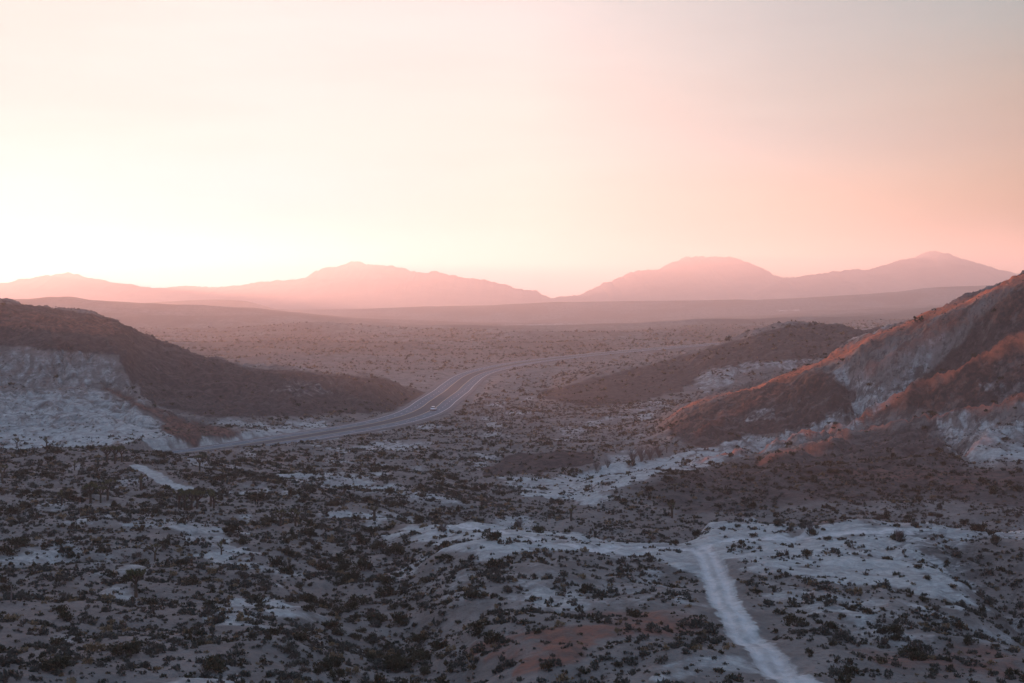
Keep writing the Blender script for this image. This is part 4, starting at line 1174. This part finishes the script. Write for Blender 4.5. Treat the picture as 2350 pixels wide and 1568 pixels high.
# ---- bare twiggy shrubs and dead trunks
def bare(seed, n=34):
    rng = np.random.default_rng(seed)
    V, F = [], []
    for i in range(n):
        a = rng.uniform(0, 6.28); s = rng.uniform(.2, .6); L_ = rng.uniform(.6, 1.0)
        tip = np.array([math.cos(a) * s * L_, math.sin(a) * s * L_, L_])
        v, f = tube((0, 0, -.03), tip * .55, .016, .010, 4); o_ = sum(len(q) for q in V); V.append(v); F += [tuple(j + o_ for j in q) for q in f]
        for k_ in range(3):
            t2 = tip + rng.normal(size=3) * .12
            v, f = tube(tip * .55, t2, .009, .004, 4); o_ = sum(len(q) for q in V); V.append(v); F += [tuple(j + o_ for j in q) for q in f]
    return new_mesh('bare_shrub', np.concatenate(V), np.array(F), M_twig)


BARE = [bare(1), bare(2), bare(3)]
for x, y, hp, lab in ((1452, 1062, 30, 'bare twiggy shrub at the left end of the row in the white wash'), (1472, 1060, 38, 'tall bare twiggy shrub in the white wash'), (1492, 1056, 34, 'bare twiggy shrub in the middle of the white wash row'),
                      (1512, 1050, 30, 'bare twiggy shrub near the right end of the white wash row'), (1395, 1075, 22, 'small bare shrub under the dark wash bank'), (1018, 1222, 26, 'spiky bare shrub on the left end of the pale crest'),
                      (2062, 1244, 30, 'pale bare shrub on the right of the pale crest'), (1192, 1212, 22, 'bare bush beside the track on the pale crest'), (1860, 1226, 26, 'bare shrub on the crest right of the junction'),
                      (1368, 1079, 20, 'smallest bare shrub below the dark wash bank')):
    a, b_, c_ = on_ground(x, y); h_ = hp / FP * b_
    o = tag(link('bare_shrub', random.choice(BARE)), lab, 'bare shrub', 'bare twiggy shrubs')
    o.location = (a, b_, c_); o.scale = (h_, h_, h_); o.rotation_euler = (0, 0, random.uniform(0, 6.28))
for x, y, hp, ln_, lab in ((25, 1382, 42, .03, 'dead upright pole-like trunk near the left border'), (292, 1290, 18, -.8, 'fallen grey yucca trunk leaning left between bushes'), (302, 1292, 18, .9, 'fallen grey yucca trunk leaning right between bushes')):
    a, b_, c_ = on_ground(x, y); h_ = hp / FP * b_
    v1, f1 = tube((0, 0, -.05), (ln_ * .5, .02, .5), .05, .045); v2, f2 = tube((ln_ * .5, .02, .5), (ln_, 0, 1), .045, .02)
    v3, f3 = tube((ln_ * .6, .01, .6), (ln_ * .6 + .16, .05, .8), .025, .01)
    o = tag(link('dead_trunk', new_mesh('dead_trunk', np.r_[v1, v2, v3], np.array(f1 + [tuple(q + len(v1) for q in f) for f in f2] + [tuple(q + len(v1) + len(v2) for q in f) for f in f3]), M_twig, smooth=True)), lab, 'dead trunk', 'dead yucca trunks')
    o.location = (a, b_, c_); o.scale = (h_, h_, h_)

# ------------------------------------------------------------------ haze
bpy.ops.mesh.primitive_cube_add(size=1, location=(0, 0, 0))
hz = bpy.context.object; hz.name = 'haze'
zmin, zmax = GZ.min() - 40, 378.0
hz.location = (0, 0, (zmin + zmax) / 2); hz.scale = (25600, 25600, zmax - zmin)
tag(hz, 'pink dusk haze filling the valley', 'haze', kind='stuff')
mh = bpy.data.materials.new('haze_air'); mh.use_nodes = True
nt = mh.node_tree; nt.nodes.remove(nt.nodes['Principled BSDF'])
pv = nt.nodes.new('ShaderNodeVolumePrincipled')
HAZE_D = 1.6e-4
pv.inputs['Density'].default_value = HAZE_D
pv.inputs['Color'].default_value = (.98, .92, .92, 1)
pv.inputs['Anisotropy'].default_value = .5
nt.links.new(pv.outputs[0], nt.nodes['Material Output'].inputs['Volume'])
hz.data.materials.append(mh)

# ------------------------------------------------------------------ sky and sun
SUN_AZ, SUN_EL = math.radians(-26), math.radians(1.85)
w = bpy.data.worlds.new('World'); bpy.context.scene.world = w; w.use_nodes = True
nt = w.node_tree; bg = nt.nodes['Background']
sky = nt.nodes.new('ShaderNodeTexSky'); sky.sky_type = 'NISHITA'; sky.sun_disc = False
sky.sun_elevation = SUN_EL; sky.sun_rotation = SUN_AZ; sky.altitude = 800; sky.air_density = 1.0; sky.dust_density = 1.5; sky.ozone_density = 2.0
tc = nt.nodes.new('ShaderNodeTexCoord')
sepv = nt.nodes.new('ShaderNodeSeparateXYZ'); nt.links.new(tc.outputs['Generated'], sepv.inputs[0])
az = mth(nt, 'ARCTAN2', sepv.outputs[0], sepv.outputs[1])
azf = mth(nt, 'ADD', mth(nt, 'MULTIPLY', az, 1 / math.pi), .5, True)          # -90..90 deg -> 0..1
el = mth(nt, 'ARCSINE', sepv.outputs[2])
eld = mth(nt, 'MULTIPLY', el, 180 / math.pi)


def lin(c):
    return tuple(((v / 255) / 12.92 if v / 255 <= .04045 else ((v / 255 + .055) / 1.055) ** 2.4) for v in c)


AZX = [(-90, None), (-55, None), (-19.8, 0), (-10, 600), (.4, 1200), (10.8, 1800), (19.8, 2350), (45, None), (90, None)]
ROWS = [(0.3, [(200, 140, 130), (255, 228, 200), (255, 250, 238), (255, 249, 236), (255, 239, 219), (255, 214, 188), (248, 190, 162), (205, 150, 135), (150, 125, 130)]),
        (3.3, [(190, 150, 145), (255, 235, 215), (255, 250, 243), (255, 249, 240), (254, 234, 219), (248, 208, 186), (225, 178, 152), (180, 145, 135), (140, 125, 130)]),
        (6.8, [(180, 155, 150), (255, 236, 225), (255, 241, 234), (254, 248, 241), (252, 235, 226), (233, 209, 199), (213, 183, 167), (165, 145, 140), (130, 125, 132)]),
        (11.9, [(165, 155, 155), (250, 225, 218), (253, 229, 223), (253, 240, 234), (247, 234, 228), (222, 208, 203), (195, 187, 181), (150, 145, 145), (125, 128, 138)])]
GAIN = [[(1, .8, .7), (2.3, 2.1, 2.3), (2.2, 1.36, 1.85), (2.1, 1.38, 1.82), (2.0, 1.5, 1.68), (1.7, 1.6, 1.5), (1.35, 1.3, 1.15), (1.2, 1.1, 1.1), (.7, .7, .7)],
        [(1, .9, .8), (2.2, 2.1, 2.1), (1.3, .66, .9), (1.2, .7, .9), (1.08, .98, 1.03), (.76, .92, .9), (.54, .72, .58), (1, .9, .9), (.7, .7, .7)],
        [(1, .9, .9), (1.2, 1.2, 1.2), (.92, .76, .84), (.9, .79, .85), (.84, .96, .98), (.64, .9, .94), (.6, .8, .8), (1, 1, 1), (.7, .7, .7)],
        [(.9, .9, .9), (1.1, 1.2, 1.2), (.85, .92, .95), (.85, .92, .96), (.8, .94, .98), (.64, .86, .92), (.54, .83, .9), (.8, .8, .8), (.6, .6, .6)]]
rows_done = []
prev = None; pe = None
for e, cols in ROWS:
    rp = nt.nodes.new('ShaderNodeValToRGB'); nt.links.new(azf, rp.inputs[0]); rp.color_ramp.interpolation = 'B_SPLINE' if False else 'EASE'
    rp.color_ramp.interpolation = 'LINEAR'
    els = rp.color_ramp.elements
    for q, ((a, _), c_) in enumerate(zip(AZX, cols)):
        p_ = (a + 90) / 180
        if q == 0: el0 = els[0]; el0.position = p_
        elif q == len(cols) - 1: el0 = els[len(els) - 1]; el0.position = p_
        else: el0 = els.new(p_)
        el0.color = (*(v_ * g_ / 4.2 for v_, g_ in zip(lin(c_), GAIN[len(rows_done)][q])), 1)
    if prev is None: prev = rp.outputs[0]
    else: prev = mixc(nt, maprange(nt, eld, pe, e), prev, rp.outputs[0])
    pe = e; rows_done.append(e)
sc4 = nt.nodes.new('ShaderNodeVectorMath'); sc4.operation = 'SCALE'; sc4.inputs[3].default_value = 4.2
nt.links.new(prev, sc4.inputs[0]); prev = sc4.outputs[0]
# back of the sky (behind the camera) and the upper sky
upf = maprange(nt, eld, 11.5, 34)
backf = maprange(nt, mth(nt, 'ABSOLUTE', az), math.radians(70), math.radians(120))
skyc = nt.nodes.new('ShaderNodeMix'); skyc.data_type = 'RGBA'; skyc.blend_type = 'MULTIPLY'; skyc.inputs[0].default_value = 1
nt.links.new(sky.outputs[0], skyc.inputs[6]); skyc.inputs[7].default_value = (.10, .10, .10, 1)
skya = nt.nodes.new('ShaderNodeMix'); skya.data_type = 'RGBA'; skya.blend_type = 'ADD'; skya.inputs[0].default_value = 1
nt.links.new(skyc.outputs[2], skya.inputs[6]); skya.inputs[7].default_value = (.28, .37, .54, 1)
f = mth(nt, 'MAXIMUM', upf, backf)
final = mixc(nt, f, prev, skya.outputs[2])
mpw = nt.nodes.new('ShaderNodeMapping'); mpw.inputs['Scale'].default_value = (5, 5, 34); mpw.inputs['Rotation'].default_value = (.05, .12, 0)
nt.links.new(tc.outputs['Generated'], mpw.inputs[0]); wn = noise(nt, mpw.outputs[0], 1.0, 5, .6)
wm = nt.nodes.new('ShaderNodeVectorMath'); wm.operation = 'SCALE'; nt.links.new(final, wm.inputs[0]); nt.links.new(maprange(nt, wn, .3, .7, .965, 1.035), wm.inputs[3]); final = wm.outputs[0]
nt.links.new(final, bg.inputs[0]); bg.inputs[1].default_value = .39

sd = bpy.data.lights.new('sun', 'SUN'); sd.energy = 5.0; sd.color = (1.0, .455, .32); sd.angle = math.radians(.6)
so = bpy.data.objects.new('sun', sd); C.objects.link(so)
dv = Vector((math.sin(SUN_AZ) * math.cos(SUN_EL), math.cos(SUN_AZ) * math.cos(SUN_EL), math.sin(SUN_EL)))
so.rotation_euler = dv.to_track_quat('Z', 'Y').to_euler()

# ------------------------------------------------------------------ camera and render settings
cd = bpy.data.cameras.new('camera'); cd.lens = 50; cd.sensor_width = 36; cd.clip_start = .5; cd.clip_end = 80000
co = bpy.data.objects.new('camera', cd); C.objects.link(co)
co.location = (0, 0, CAMZ); co.rotation_euler = (math.pi / 2 - PITCH, 0, 0)
sc = bpy.context.scene; sc.camera = co
sc.view_settings.view_transform = 'Standard'; sc.view_settings.look = 'None'; sc.view_settings.exposure = 1.35; sc.view_settings.gamma = 1
sc.cycles.use_denoising = True; sc.cycles.max_bounces = 7; sc.cycles.volume_bounces = 4; sc.cycles.diffuse_bounces = 2
sc.cycles.use_adaptive_sampling = True; sc.cycles.sample_clamp_indirect = 4
